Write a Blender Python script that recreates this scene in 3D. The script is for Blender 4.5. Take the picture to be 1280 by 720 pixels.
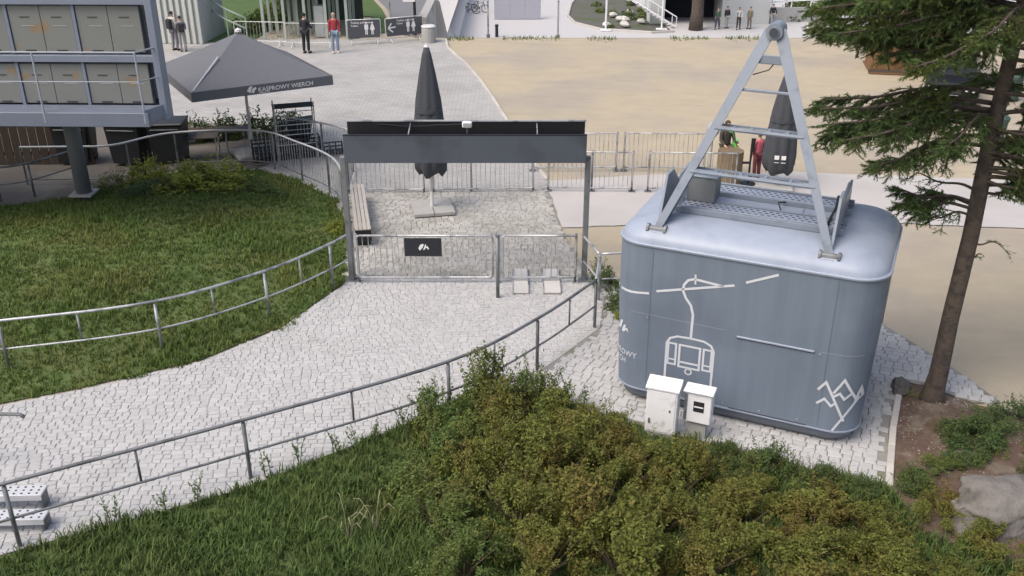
import bpy, bmesh, math, random
import numpy as np
from mathutils import Vector, Matrix, geometry
R = math.radians
random.seed(7); rng = np.random.default_rng(7)
for o in list(bpy.data.objects): bpy.data.objects.remove(o)
scene = bpy.context.scene
col = scene.collection

# ------------------------------------------------------------------ camera, sky, sun, exposure
cam = bpy.data.objects.new('camera', bpy.data.cameras.new('camera')); col.objects.link(cam)
cam.location = (0, 0, 8.8); cam.rotation_euler = (R(90 - 25.2), 0, 0)
cam.data.sensor_width = 36; cam.data.lens = 36 * 1193 / 1280; cam.data.clip_end = 2000
scene.camera = cam
SUN_EL, SUN_AZ = R(56), R(-125)          # azimuth measured from +Y towards +X
w = bpy.data.worlds.new('World'); scene.world = w; w.use_nodes = True
nt = w.node_tree; bg = nt.nodes['Background']
sky = nt.nodes.new('ShaderNodeTexSky'); sky.sky_type = 'NISHITA'; sky.sun_disc = False
sky.sun_elevation = SUN_EL; sky.sun_rotation = SUN_AZ
sky.air_density = 1.0; sky.dust_density = 6.0; sky.ozone_density = 0.6
nt.links.new(sky.outputs[0], bg.inputs[0]); bg.inputs[1].default_value = 0.135
sl = bpy.data.lights.new('sun', 'SUN'); sl.energy = .85; sl.angle = R(38); sl.color = (1, .985, .965)
so = bpy.data.objects.new('sun', sl); col.objects.link(so)
d = Vector((math.sin(SUN_AZ) * math.cos(SUN_EL), math.cos(SUN_AZ) * math.cos(SUN_EL), math.sin(SUN_EL)))
so.rotation_euler = d.to_track_quat('Z', 'Y').to_euler(); so.location = d * 40
scene.view_settings.view_transform = 'Standard'; scene.view_settings.look = 'None'
scene.view_settings.exposure = 0.6; scene.view_settings.gamma = 1
scene.render.engine = 'CYCLES'

# ------------------------------------------------------------------ materials
MATS = {}
def mat(name, c, rough=.6, var=.12, scale=6., metal=0., bump=0., bscale=40., c2=None, c2scale=2., c2lo=.5, c2hi=.62,
        island=0., detail=4., spec=.5, objrand=0., transl=0., streak=0.):
    if name in MATS: return MATS[name]
    m = bpy.data.materials.new(name); m.use_nodes = True; t = m.node_tree; N = t.nodes; L = t.links
    b = N['Principled BSDF']; b.inputs['Roughness'].default_value = rough; b.inputs['Metallic'].default_value = metal
    b.inputs['Specular IOR Level'].default_value = spec
    geo = N.new('ShaderNodeNewGeometry')
    tex = N.new('ShaderNodeTexCoord')
    def noise(s, det=detail, off=0):
        n = N.new('ShaderNodeTexNoise'); n.inputs['Scale'].default_value = s; n.inputs['Detail'].default_value = det
        L.new(geo.outputs['Position'], n.inputs['Vector']); return n.outputs['Fac']
    def math_(op, a, b_=None, c_=None):
        n = N.new('ShaderNodeMath'); n.operation = op
        for i, v in enumerate((a, b_, c_)):
            if v is None: continue
            if isinstance(v, (int, float)): n.inputs[i].default_value = v
            else: L.new(v, n.inputs[i])
        return n.outputs[0]
    def mixc(f, a, b_):
        n = N.new('ShaderNodeMix'); n.data_type = 'RGBA'
        for i, v in ((0, f), (6, a), (7, b_)):
            if isinstance(v, (int, float)): n.inputs[i].default_value = v
            elif isinstance(v, tuple): n.inputs[i].default_value = (*v[:3], 1)
            else: L.new(v, n.inputs[i])
        return n.outputs[2]
    cc = tuple(c)
    if c2 is not None:
        mr = N.new('ShaderNodeMapRange'); mr.inputs[1].default_value = c2lo; mr.inputs[2].default_value = c2hi
        L.new(noise(c2scale), mr.inputs[0]); cc = mixc(mr.outputs[0], cc, tuple(c2))
    f = math_('MULTIPLY_ADD', noise(scale), 2 * var, 1 - var)
    if streak:
        mp = N.new('ShaderNodeMapping'); mp.inputs['Scale'].default_value = (7, 7, .35); L.new(geo.outputs['Position'], mp.inputs['Vector'])
        n2 = N.new('ShaderNodeTexNoise'); n2.inputs['Scale'].default_value = 1; n2.inputs['Detail'].default_value = 6; L.new(mp.outputs[0], n2.inputs['Vector'])
        f = math_('MULTIPLY', f, math_('MULTIPLY_ADD', n2.outputs['Fac'], 2 * streak, 1 - streak))
    if island:
        f = math_('MULTIPLY', f, math_('MULTIPLY_ADD', geo.outputs['Random Per Island'], 2 * island, 1 - island))
    if objrand:
        oi = N.new('ShaderNodeObjectInfo')
        f = math_('MULTIPLY', f, math_('MULTIPLY_ADD', oi.outputs['Random'], 2 * objrand, 1 - objrand))
    vm = N.new('ShaderNodeVectorMath'); vm.operation = 'SCALE'
    if isinstance(cc, tuple): vm.inputs[0].default_value = cc
    else: L.new(cc, vm.inputs[0])
    L.new(f, vm.inputs[3]); L.new(vm.outputs[0], b.inputs['Base Color'])
    if bump:
        bn = N.new('ShaderNodeBump'); bn.inputs['Strength'].default_value = bump; bn.inputs['Distance'].default_value = .02
        L.new(noise(bscale, 5), bn.inputs['Height']); L.new(bn.outputs[0], b.inputs['Normal'])
    if transl:
        tr = N.new('ShaderNodeBsdfTranslucent'); L.new(vm.outputs[0], tr.inputs['Color'])
        mx = N.new('ShaderNodeMixShader'); mx.inputs[0].default_value = transl
        L.new(b.outputs[0], mx.inputs[1]); L.new(tr.outputs[0], mx.inputs[2])
        L.new(mx.outputs[0], N['Material Output'].inputs[0])
    MATS[name] = m
    return m

# ------------------------------------------------------------------ helpers
def tag(o, label=None, cat=None, group=None, kind=None):
    for k, v in (('label', label), ('category', cat), ('group', group), ('kind', kind)):
        if v: o[k] = v
    return o
def thing(name, label, cat, loc=(0, 0, 0), rz=0., group=None):
    o = bpy.data.objects.new(name, None); col.objects.link(o); o.location = loc; o.rotation_euler = (0, 0, rz)
    o.empty_display_size = .2
    return tag(o, label, cat, group)
class MB:
    def __init__(s): s.v = []; s.f = []
    def add(s, vs, fs):
        n = len(s.v); s.v += [tuple(x) for x in vs]; s.f += [tuple(i + n for i in f) for f in fs]; return s
    def box(s, c, d, M=None, ch=0.):
        x, y, z = d[0] / 2, d[1] / 2, d[2] / 2
        if ch <= 0:
            vs = [Vector((a * x, b * y, e * z)) for e in (-1, 1) for a, b in ((-1, -1), (1, -1), (1, 1), (-1, 1))]
            fs = [(3, 2, 1, 0), (4, 5, 6, 7), (0, 1, 5, 4), (1, 2, 6, 5), (2, 3, 7, 6), (3, 0, 4, 7)]
        else:
            k = min(ch, x * .9, y * .9, z * .9)
            bm = bmesh.new(); bmesh.ops.create_cube(bm, size=1)
            for q in bm.verts: q.co = Vector((q.co.x * 2 * x, q.co.y * 2 * y, q.co.z * 2 * z))
            bmesh.ops.bevel(bm, geom=bm.edges[:], offset=k, segments=1, affect='EDGES')
            bm.verts.index_update(); vs = [q.co.copy() for q in bm.verts]; fs = [[q.index for q in f.verts] for f in bm.faces]; bm.free()
        if M is not None: vs = [M @ q for q in vs]
        return s.add([q + Vector(c) for q in vs], fs)
    def tube(s, pts, r, n=8, cap=True):
        P = [Vector(p) for p in pts]; rs = r if isinstance(r, (list, tuple)) else [r] * len(P)
        rings = []; up = None
        for i, p in enumerate(P):
            t = ((P[min(i + 1, len(P) - 1)] - P[i]).normalized() + (P[i] - P[max(i - 1, 0)]).normalized())
            t = t.normalized() if t.length > 1e-6 else Vector((0, 0, 1))
            if up is None: up = Vector((0, 0, 1)) if abs(t.z) < .9 else Vector((1, 0, 0))
            a = t.cross(up); a = a.normalized() if a.length > 1e-4 else Vector((1, 0, 0)); b = t.cross(a).normalized()
            up = -b if b.dot(up) < 0 else b
            rings.append([p + rs[i] * (math.cos(2 * math.pi * k / n) * a + math.sin(2 * math.pi * k / n) * b) for k in range(n)])
        # orient rings consistently
        vs = [q for r_ in rings for q in r_]; fs = []
        for i in range(len(P) - 1):
            off = min(range(n), key=lambda o: (rings[i + 1][o] - rings[i][0] - (P[i + 1] - P[i])).length)
            nxt = rings[i + 1][1 % n]
            for k in range(n):
                fs.append((i * n + k, i * n + (k + 1) % n, (i + 1) * n + (k + 1 + off) % n, (i + 1) * n + (k + off) % n))
        if cap: fs += [tuple(range(n))[::-1], tuple((len(P) - 1) * n + k for k in range(n))]
        return s.add(vs, fs)
    def prism(s, poly, z0, z1, M=None):
        n = len(poly); vs = [Vector((p[0], p[1], z)) for z in (z0, z1) for p in poly]
        if M is not None: vs = [M @ q for q in vs]
        fs = [tuple(range(n))[::-1], tuple(range(n, 2 * n))] + [(i, (i + 1) % n, n + (i + 1) % n, n + i) for i in range(n)]
        return s.add(vs, fs)
    def lathe(s, prof, n=16, c=(0, 0, 0), wob=None):
        vs = []; m = len(prof)
        for r, z in prof:
            for k in range(n):
                a = 2 * math.pi * k / n; rr = r * (wob(a, z) if wob else 1)
                vs.append((c[0] + rr * math.cos(a), c[1] + rr * math.sin(a), c[2] + z))
        fs = [(i * n + k, i * n + (k + 1) % n, (i + 1) * n + (k + 1) % n, (i + 1) * n + k) for i in range(m - 1) for k in range(n)]
        fs += [tuple(range(n))[::-1], tuple((m - 1) * n + k for k in range(n))]
        return s.add(vs, fs)
    def mesh(s, name, m, smooth=False):
        me = bpy.data.meshes.new(name); me.from_pydata(s.v, [], s.f); me.materials.append(m)
        bm = bmesh.new(); bm.from_mesh(me); bmesh.ops.recalc_face_normals(bm, faces=bm.faces[:]); bm.to_mesh(me); bm.free()
        if smooth: me.shade_smooth()
        return me
    def build(s, name, m, parent=None, smooth=False, loc=None, rot=None):
        return link(name, s.mesh(name, m, smooth), parent, loc, rot)
def link(name, me, parent=None, loc=None, rot=None):
    o = bpy.data.objects.new(name, me); col.objects.link(o)
    if parent: o.parent = parent
    if loc: o.location = loc
    if rot: o.rotation_euler = rot
    return o
def smooth_angle(o, a=40):
    me = o.data; me.shade_smooth()
    bm = bmesh.new(); bm.from_mesh(me)
    for e in bm.edges:
        if len(e.link_faces) == 2 and e.calc_face_angle(0) > R(a): e.smooth = False
    bm.to_mesh(me); bm.free(); return o
def copy_tree(o, parent=None):
    c = o.copy(); col.objects.link(c); c.parent = parent
    for ch in [k for k in o.children]: copy_tree(ch, c)
    return c
def sstep(x): x = max(0., min(1., x)); return x * x * (3 - 2 * x)
def inside(p, poly):
    x, y = p[0], p[1]; r = False; n = len(poly)
    for i in range(n):
        x1, y1 = poly[i]; x2, y2 = poly[(i + 1) % n]
        if (y1 > y) != (y2 > y) and x < (x2 - x1) * (y - y1) / (y2 - y1) + x1: r = not r
    return r
def edge_dist(p, poly):
    d = 1e9; P = Vector(p[:2])
    for i in range(len(poly)):
        a = Vector(poly[i]); b = Vector(poly[(i + 1) % len(poly)]); ab = b - a
        t = max(0, min(1, (P - a).dot(ab) / ab.length_squared)); d = min(d, (P - a - ab * t).length)
    return d
def sheet(name, poly, z, m, hf=None, sp=0., parent=None, kind='structure'):
    pts = [Vector(p) for p in poly]; edges = [(i, (i + 1) % len(poly)) for i in range(len(poly))]
    if sp:
        # densify the outline a little
        xs = [p[0] for p in poly]; ys = [p[1] for p in poly]
        x = min(xs)
        while x < max(xs):
            y = min(ys)
            while y < max(ys):
                q = (x + random.uniform(-.2, .2) * sp, y + random.uniform(-.2, .2) * sp)
                if inside(q, poly) and edge_dist(q, poly) > sp * .3: pts.append(Vector(q))
                y += sp
            x += sp
    v, e, f, *_ = geometry.delaunay_2d_cdt(pts, edges, [], 1, 1e-5)
    me = bpy.data.meshes.new(name)
    me.from_pydata([(q.x, q.y, (z + hf(q.x, q.y)) if hf else z) for q in v], [], f); me.materials.append(m)
    bm = bmesh.new(); bm.from_mesh(me)
    for q in bm.faces:
        if q.normal.z < 0: q.normal_flip()
    bm.to_mesh(me); bm.free()
    if hf: me.shade_smooth()
    o = link(name, me, parent)
    if kind and not parent: o['kind'] = kind
    return o
def np_mesh(name, V, tri, m, parent=None, quad=False):
    V = np.asarray(V, np.float32).reshape(-1, 3); tri = np.asarray(tri, np.int32); k = 4 if quad else 3
    me = bpy.data.meshes.new(name); n = len(tri)
    me.vertices.add(len(V)); me.vertices.foreach_set('co', V.ravel())
    me.loops.add(n * k); me.loops.foreach_set('vertex_index', tri.ravel())
    me.polygons.add(n); me.polygons.foreach_set('loop_start', np.arange(0, n * k, k, dtype=np.int32))
    me.update(calc_edges=True); me.materials.append(m); return me
def text2d(s, size=1.):
    cu = bpy.data.curves.new('lettering', 'FONT'); cu.body = s; cu.size = size; cu.resolution_u = 3; cu.offset = .012 * size
    o = bpy.data.objects.new('lettering', cu); col.objects.link(o)
    dg = bpy.context.evaluated_depsgraph_get(); me = o.evaluated_get(dg).to_mesh()
    vs = [tuple(v.co) for v in me.vertices]; fs = [tuple(p.vertices) for p in me.polygons]
    o.evaluated_get(dg).to_mesh_clear(); bpy.data.objects.remove(o); bpy.data.curves.remove(cu)
    return vs, fs
def strip2d(pts, wd, closed=False, seg=.08):
    """a constant-width line drawn in 2D: returns verts, quads"""
    P = [Vector(p) for p in pts]
    if closed: P.append(P[0])
    Q = [P[0]]
    for a, b in zip(P[:-1], P[1:]):
        k = max(1, int((b - a).length / seg))
        Q += [a + (b - a) * (i / k) for i in range(1, k + 1)]
    vs = []; fs = []
    for i, p in enumerate(Q):
        t0 = (Q[i] - Q[i - 1]).normalized() if i > 0 else None; t1 = (Q[i + 1] - Q[i]).normalized() if i < len(Q) - 1 else None
        if closed and i in (0, len(Q) - 1): t0 = (Q[-1] - Q[-2]).normalized(); t1 = (Q[1] - Q[0]).normalized()
        t0 = t0 or t1; t1 = t1 or t0
        n0 = Vector((-t0.y, t0.x)); n1 = Vector((-t1.y, t1.x)); b = (n0 + n1).normalized(); k = wd / 2 / max(.45, b.dot(n0))
        vs += [tuple(p + b * k), tuple(p - b * k)]
        if i: fs.append((2 * i - 2, 2 * i - 1, 2 * i + 1, 2 * i))
    return vs, fs

# colours of the place
GALV = mat('galvanised_steel', (.5, .51, .52), .45, .12, 5, metal=.55, c2=(.24, .25, .26), c2scale=3)
GALVD = mat('weathered_steel', (.2, .21, .22), .5, .15, 5, metal=.4, c2=(.13, .135, .14), c2scale=3)
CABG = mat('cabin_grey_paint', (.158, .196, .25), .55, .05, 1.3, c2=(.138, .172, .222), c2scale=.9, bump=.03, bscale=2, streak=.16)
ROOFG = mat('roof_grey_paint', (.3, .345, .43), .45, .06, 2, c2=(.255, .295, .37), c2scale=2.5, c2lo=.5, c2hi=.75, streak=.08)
HANG = mat('hanger_grey_paint', (.205, .24, .295), .4, .08, 3, c2=(.14, .165, .2), c2scale=4, c2lo=.55, c2hi=.75)
DARKR = mat('dark_rubber', (.02, .02, .024), .6)
WHITEP = mat('white_vinyl', (.6, .62, .66), .5, .05)
LETTER = mat('white_lettering', (.75, .75, .75), .6, .03)
ANTHR = mat('anthracite_panel', (.075, .088, .108), .5, .06, 2, c2=(.05, .058, .07), c2scale=.8)
BLACKP = mat('black_panel', (.012, .012, .015), .5)
FAB = mat('grey_awning_fabric', (.125, .132, .15), .85, .06, 3, bump=.15, bscale=6, streak=.08)
FABD = mat('dark_parasol_fabric', (.052, .058, .068), .9, .12, 8, bump=.2, bscale=10)
CONC = mat('concrete_slab', (.36, .355, .34), .9, .12, 8, bump=.2)
GRAN = mat('granite_setts', (.42, .42, .42), .85, .12, .7, island=.07, objrand=.06, bump=.2, bscale=60, c2=(.36, .36, .355), c2scale=.7, c2lo=.45, c2hi=.75)
GRANT = mat('terrace_setts', (.38, .37, .345), .85, .1, .9, island=.16, bump=.2, bscale=60, c2=(.3, .295, .265), c2scale=.7, c2lo=.45, c2hi=.75)
JOINT = mat('sand_joint', (.385, .384, .38), .95, .12, 14, bump=.3, c2=(.335, .333, .325), c2scale=2)
JOINTD = mat('dark_joint', (.24, .235, .215), .95, .15, 14, bump=.3, c2=(.17, .17, .13), c2scale=2)

# ------------------------------------------------------------------ ground and pavements
def drop(x, y):
    a = sstep((y - 47.6) / 2.2) * sstep((x + 4.9) / .9)
    b = sstep((y - 62) / 8) * (1 - sstep((x + 4.9) / .9))
    return -5.3 * max(a, b)
def roll(x, y): return .03 * math.sin(x * .31 + 1) * math.sin(y * .27) * 0
SAND = mat('sand_gravel_ground', (.4, .343, .245), .95, .1, 1.3, bump=.3, bscale=25, c2=(.34, .3, .242), c2scale=.22, c2lo=.45, c2hi=.62)
def ground_material():
    m = SAND; t = m.node_tree; N = t.nodes; L = t.links; b = N['Principled BSDF']
    src = b.inputs['Base Color'].links[0].from_socket
    geo = [n for n in N if n.type == 'NEW_GEOMETRY'][0]
    # fine stones scattered through the sand, and the paler concrete of the lower street
    n = N.new('ShaderNodeTexNoise'); n.inputs['Scale'].default_value = 45; n.inputs['Detail'].default_value = 3
    L.new(geo.outputs['Position'], n.inputs['Vector'])
    mr = N.new('ShaderNodeMapRange'); mr.inputs[1].default_value = .52; mr.inputs[2].default_value = .68
    mr.inputs[3].default_value = 0; mr.inputs[4].default_value = .45; L.new(n.outputs['Fac'], mr.inputs[0])
    mx = N.new('ShaderNodeMix'); mx.data_type = 'RGBA'; L.new(mr.outputs[0], mx.inputs[0]); L.new(src, mx.inputs[6])
    mx.inputs[7].default_value = (.28, .26, .235, 1)
    mp = N.new('ShaderNodeMapping'); mp.inputs['Rotation'].default_value = (0, 0, .35); mp.inputs['Scale'].default_value = (.6, 1.9, 1); L.new(geo.outputs['Position'], mp.inputs['Vector'])
    n3 = N.new('ShaderNodeTexNoise'); n3.inputs['Scale'].default_value = .9; n3.inputs['Detail'].default_value = 8; L.new(mp.outputs[0], n3.inputs['Vector'])
    mr3 = N.new('ShaderNodeMapRange'); mr3.inputs[1].default_value = .5; mr3.inputs[2].default_value = .72; mr3.inputs[4].default_value = .28; L.new(n3.outputs['Fac'], mr3.inputs[0])
    mx3 = N.new('ShaderNodeMix'); mx3.data_type = 'RGBA'; L.new(mr3.outputs[0], mx3.inputs[0]); L.new(mx.outputs[2], mx3.inputs[6]); mx3.inputs[7].default_value = (.25, .225, .185, 1)
    mx = mx3
    sp = N.new('ShaderNodeSeparateXYZ'); L.new(geo.outputs['Position'], sp.inputs[0])
    m2 = N.new('ShaderNodeMapRange'); m2.inputs[1].default_value = -2.; m2.inputs[2].default_value = -4.; L.new(sp.outputs[2], m2.inputs[0])
    mx2 = N.new('ShaderNodeMix'); mx2.data_type = 'RGBA'; L.new(m2.outputs[0], mx2.inputs[0]); L.new(mx.outputs[2], mx2.inputs[6])
    mx2.inputs[7].default_value = (.45, .445, .45, 1)
    L.new(mx2.outputs[2], b.inputs['Base Color'])
ground_material()
def make_ground():
    xs = [-600, -200, -90] + [i * 1.5 for i in range(-40, -4)] + [-5.6 + .3 * i for i in range(9)] + [-2.5 + 1.5 * i for i in range(42)] + [90, 200, 600]
    ys = [-40, 2] + [4 + 2 * i for i in range(21)] + [46 + .4 * i for i in range(16)] + [54 + 2 * i for i in range(25)] + [120, 200, 500, 1200]
    V = []; Fc = []
    for y in ys:
        for x in xs: V.append((x, y, -.03 + drop(x, y) + roll(x, y)))
    n = len(xs)
    for j in range(len(ys) - 1):
        for i in range(n - 1): Fc.append((j * n + i, j * n + i + 1, (j + 1) * n + i + 1, (j + 1) * n + i))
    me = bpy.data.meshes.new('ground'); me.from_pydata(V, [], Fc); me.materials.append(SAND); me.shade_smooth()
    tag(link('ground', me), kind='structure', label='beige sand and gravel square dropping to the lower street')
make_ground()

PAVE = mat('pale_cobble_paving', (.4, .395, .385), .9, .08, 1.5, bump=.35, bscale=9, c2=(.345, .34, .325), c2scale=.5, c2lo=.45, c2hi=.7)
def cobble_far(m, sc):
    t = m.node_tree; N = t.nodes; L = t.links; b = N['Principled BSDF']; src = b.inputs['Base Color'].links[0].from_socket
    geo = [n for n in N if n.type == 'NEW_GEOMETRY'][0]
    br = N.new('ShaderNodeTexBrick'); br.inputs['Scale'].default_value = sc; br.inputs['Mortar Size'].default_value = .02
    br.inputs['Color1'].default_value = (1, 1, 1, 1); br.inputs['Color2'].default_value = (.86, .86, .86, 1); br.inputs['Mortar'].default_value = (.68, .67, .65, 1)
    br.inputs['Bias'].default_value = 0
    L.new(geo.outputs['Position'], br.inputs['Vector'])
    mx = N.new('ShaderNodeMix'); mx.data_type = 'RGBA'; mx.blend_type = 'MULTIPLY'; mx.inputs[0].default_value = 1
    L.new(src, mx.inputs[6]); L.new(br.outputs['Color'], mx.inputs[7]); L.new(mx.outputs[2], b.inputs['Base Color'])
cobble_far(PAVE, 1.6)
# cobbled forecourt around the parasols, edged by a kerb curving against the sand
curve = [(-3.2, 47.0), (-2.98, 44.9), (-2.0, 41.5), (-1.29, 38.4), (-.75, 35.6), (-.34, 33.2), (.15, 30.4), (.6, 27.9), (1.0, 25.9)]
sheet('forecourt_pavement', [(-40, 12), (-14, 12), (-14, 22), (-11, 24), (-6, 24.2), (-3.6, 19.4), (-3.6, 25.2), (1.0, 25.2)] + curve[::-1][:-1] + [(-3.2, 47.2), (-40, 47.2)], -.012 + .004, PAVE)
kb = MB()
kerb = thing('kerb', 'thin pale kerb line curving between the cobbles and the sand', 'kerb')
KERB = mat('kerb_stone', (.46, .44, .41), .9, .1, 10, objrand=.1)
cp = [Vector(p) for p in curve]
for a, b in zip(cp[:-1], cp[1:]):
    L_ = (b - a).length; k = max(1, round(L_ / .8)); t = (b - a) / L_
    for i in range(k):
        c = a + t * (L_ * (i + .5) / k)
        q = MB().box((0, 0, .01), (L_ / k - .015, .1, .09), ch=.01).build('kerb_stone', KERB, kerb)
        q.location = (c.x, c.y, 0); q.rotation_euler = (0, 0, math.atan2(t.y, t.x) + random.uniform(-.01, .01))
def wobble(poly, st=.35, a=.05):
    q = []
    for p, n in zip(poly, poly[1:] + poly[:1]):
        L_ = math.dist(p, n); k = max(1, int(L_ / st))
        for i in range(k):
            t = i / k; q.append((p[0] + (n[0] - p[0]) * t + random.uniform(-a, a), p[1] + (n[1] - p[1]) * t + random.uniform(-a, a)))
    return q
# pale concrete walkway crossing behind the cabin
WALK = mat('pale_concrete_walk', (.45, .43, .415), .9, .06, 1.2, c2=(.4, .385, .37), c2scale=.5, c2lo=.4, c2hi=.7, bump=.1)
sheet('walkway', wobble([(.98, 25.9), (1.24, 22.3), (2.6, 22.4), (7.3, 22.9), (12.9, 22.2), (26, 20.5), (28, 25.2), (14.6, 25.9), (8.2, 26.7), (4, 26.4)]), -.006, WALK)

# lawn, front bank and planting bed
LAWN = [(-24, 12.2), (-14, 13.1), (-8.81, 14.05), (-7.65, 14.58), (-5.82, 15.58), (-4.61, 16.9), (-3.72, 18.9), (-3.78, 20.6), (-4.2, 22.6), (-4.85, 24.4), (-6.1, 25.9), (-7.5, 26.9), (-9.8, 26.4), (-11.0, 25.4), (-11.9, 24.4), (-14, 23.6), (-24, 23.2)]
def lawn_h(x, y):
    d = edge_dist((x, y), LAWN); return .34 * sstep(d / 3.2) + .05 * math.sin(x * 1.3) * math.sin(y * 1.1) * min(1, d) - .004
BANK = [(-16, 3), (16, 3), (16, 8.6), (9.6, 9.2), (6.9, 9.8), (5.75, 10.6), (5.63, 11.7), (4.7, 12.0), (3.2, 12.8), (1.6, 13.6), (.2, 14.3), (-.57, 14.5), (-2.1, 13.1), (-4.08, 11.6), (-6.98, 10.15), (-16, 6.2)]
def bank_h(x, y):
    d = edge_dist((x, y), BANK); return .4 * sstep(d / 4) + .06 * math.sin(x * 1.7 + 2) * math.sin(y * 1.4) * min(1, d) - .004
BED = [(5.75, 10.6), (6.9, 9.8), (9.6, 9.2), (16, 8.6), (16, 12.4), (9.6, 13.0), (8.5, 13.75), (7.95, 14.0), (7.4, 14.55), (6.98, 14.75), (6.3, 13.3), (5.63, 11.7)]
def bed_h(x, y):
    d = edge_dist((x, y), BED); return .22 * sstep(d / 1.2) + .03 * math.sin(x * 3) * math.sin(y * 2.7) * min(1, d)
TURF = mat('lawn_soil', (.08, .118, .034), .95, .3, 3, bump=.5, bscale=20, c2=(.115, .13, .045), c2scale=.8)
SOIL = mat('bark_soil', (.1, .065, .048), .95, .3, 9, bump=.8, bscale=30, c2=(.16, .13, .1), c2scale=2.6, c2lo=.48, c2hi=.62)
lawn = sheet('lawn', LAWN, 0, TURF, lawn_h, .55)
bank = sheet('grass_bank', BANK, 0, TURF, bank_h, .55)
bed = sheet('planting_bed', BED, 0, SOIL, bed_h, .3)

# granite setts: real stones
PATH = [(-24, 11.9), (-14, 12.9), (-8.81, 13.95), (-7.65, 14.48), (-5.82, 15.48), (-4.61, 16.8), (-3.66, 18.9), (-3.6, 19.3), (1.75, 19.3), (1.95, 18.2), (1.75, 16.85), (.6, 15.25), (-.57, 14.5), (-2.1, 13.12), (-4.08, 11.62), (-6.98, 10.17), (-16, 6.3), (-24, 3)]
APRON = [(-.565, 14.503), (.61, 15.252), (1.765, 16.85), (1.96, 18.2), (1.8, 19.3), (2.4, 19.0), (4.6, 18.6), (7.1, 17.6), (7.48, 16.9), (8.1, 15.3), (8.45, 14.05), (7.95, 14.05), (7.4, 14.6), (6.95, 14.8), (6.22, 13.3), (5.63, 11.7), (4.7, 12.0), (3.2, 12.8), (1.6, 13.6), (.2, 14.3)]
TERR = [(-3.75, 19.3), (1.72, 19.3), (1.5, 20.5), (1.22, 22.3), (1.0, 25.2), (-4.6, 25.2), (-4.15, 22.9)]
def sett_mesh():
    # a hewn stone: chamfered top, slightly uneven
    j = lambda s=.05: random.uniform(-s, s)
    b = [(-.5, -.5), (.5, -.5), (.5, .5), (-.5, .5)]
    m = [(x + j(.04), y + j(.04)) for x, y in b]
    t = [(x * .82 + j(.05), y * .8 + j(.05)) for x, y in b]
    v = [(*p, -.05) for p in m] + [(*p, -.008 + j(.003)) for p in m] + [(*p, 0 + j(.0025)) for p in t]
    f = [(8, 9, 10, 11)]
    for k in range(4):
        q = (k + 1) % 4; f += [(k, q, 4 + q, 4 + k), (4 + k, 4 + q, 8 + q, 8 + k)]
    return v, f
SV = [sett_mesh() for _ in range(8)]
SM = []
for v, f in SV:
    me = bpy.data.meshes.new('sett'); me.from_pydata(v, [], f); me.materials.append(GRAN); SM.append(me)
def paving(name, poly, ang, sx, sy, limit, basem=JOINT, vis=None, label=None, stone=GRAN):
    base = sheet(name, poly, .0, basem); 
    if label: base['label'] = label
    ca, sa = math.cos(ang), math.sin(ang); items = []
    cs = [(x * ca + y * sa, -x * sa + y * ca) for x, y in poly]
    u0, u1 = min(c[0] for c in cs), max(c[0] for c in cs); v0, v1 = min(c[1] for c in cs), max(c[1] for c in cs)
    v = v0; row = 0
    while v < v1:
        h = sy * random.uniform(.9, 1.1); u = u0 + random.uniform(0, sx)
        while u < u1:
            l = sx * random.uniform(.72, 1.3); uu, vv = u + l / 2, v + h / 2
            vv += .05 * math.sin(uu * .9) + .03 * math.sin(uu * 2.3 + 1)
            x, y = uu * ca - vv * sa, uu * sa + vv * ca
            if inside((x, y), poly) and edge_dist((x, y), poly) > .05 and (vis is None or vis(x, y)):
                items.append((x, y, l - .011, h - .011, ang + random.uniform(-.06, .06), .015 + random.uniform(-.003, .003)))
            u += l
        v += h; row += 1
    items.sort(key=lambda q: q[0] ** 2 + q[1] ** 2)
    V = []; Fc = []; n = 0
    for i, (x, y, l, h, a, z) in enumerate(items):
        k = i % 8
        tx, ty = random.uniform(-.012, .012), random.uniform(-.012, .012)
        if i < limit:
            o = link('sett', SM[k], base, (x, y, z), (tx, ty, a)); o.scale = (l, h, 1)
        else:
            c, s = math.cos(a), math.sin(a)
            for (px, py, pz) in SV[k][0]:
                X, Y = px * l, py * h; V.append((x + X * c - Y * s, y + X * s + Y * c, z + pz + tx * py * h + ty * px * l))
            Fc += [tuple(q + n for q in f) for f in SV[k][1]]; n += 12
    if V:
        me = bpy.data.meshes.new('setts'); me.from_pydata(V, [], Fc); me.materials.append(stone)
        o = link('setts', me, base); o['kind'] = 'stuff'
    return base
def inview(x, y): return abs(x) < .56 * (y * .905 + 3.75) + .3 and y > 9.3
paving('path', PATH, R(6), .16, .115, 300, vis=inview, label='pale granite sett path between two handrails leading to the gate')
paving('cabin_apron', APRON, -.426, .18, .14, 300, JOINTD, vis=lambda x, y: inview(x, y) and not (abs((x - 4.141) * .9106 - (y - 14.689) * .4132) < 1.7 and abs((x - 4.141) * .4132 + (y - 14.689) * .9106) < 1.1), label='granite sett apron around the grey cable car cabin')
paving('terrace', TERR, R(-3), .18, .13, 0, JOINTD, stone=GRANT, label='cobbled terrace behind the gate under the closed parasol')
# stone edging of the apron along the planting bed
edge = thing('edging', 'straight row of pale edging stones beside the planting bed', 'edging')
pts = [Vector(p) for p in ((5.66, 11.7), (6.28, 13.25), (6.97, 14.77))]
for a, b in zip(pts[:-1], pts[1:]):
    L_ = (b - a).length; k = round(L_ / .5); t = (b - a) / L_
    for i in range(k):
        c = a + t * (L_ * (i + .5) / k)
        MB().box((0, 0, .0), (L_ / k - .012, .11, .09), ch=.012).build('edging_stone', KERB, edge, loc=(c.x, c.y, random.uniform(-.005, .005)), rot=(0, 0, math.atan2(t.y, t.x)))

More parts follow.
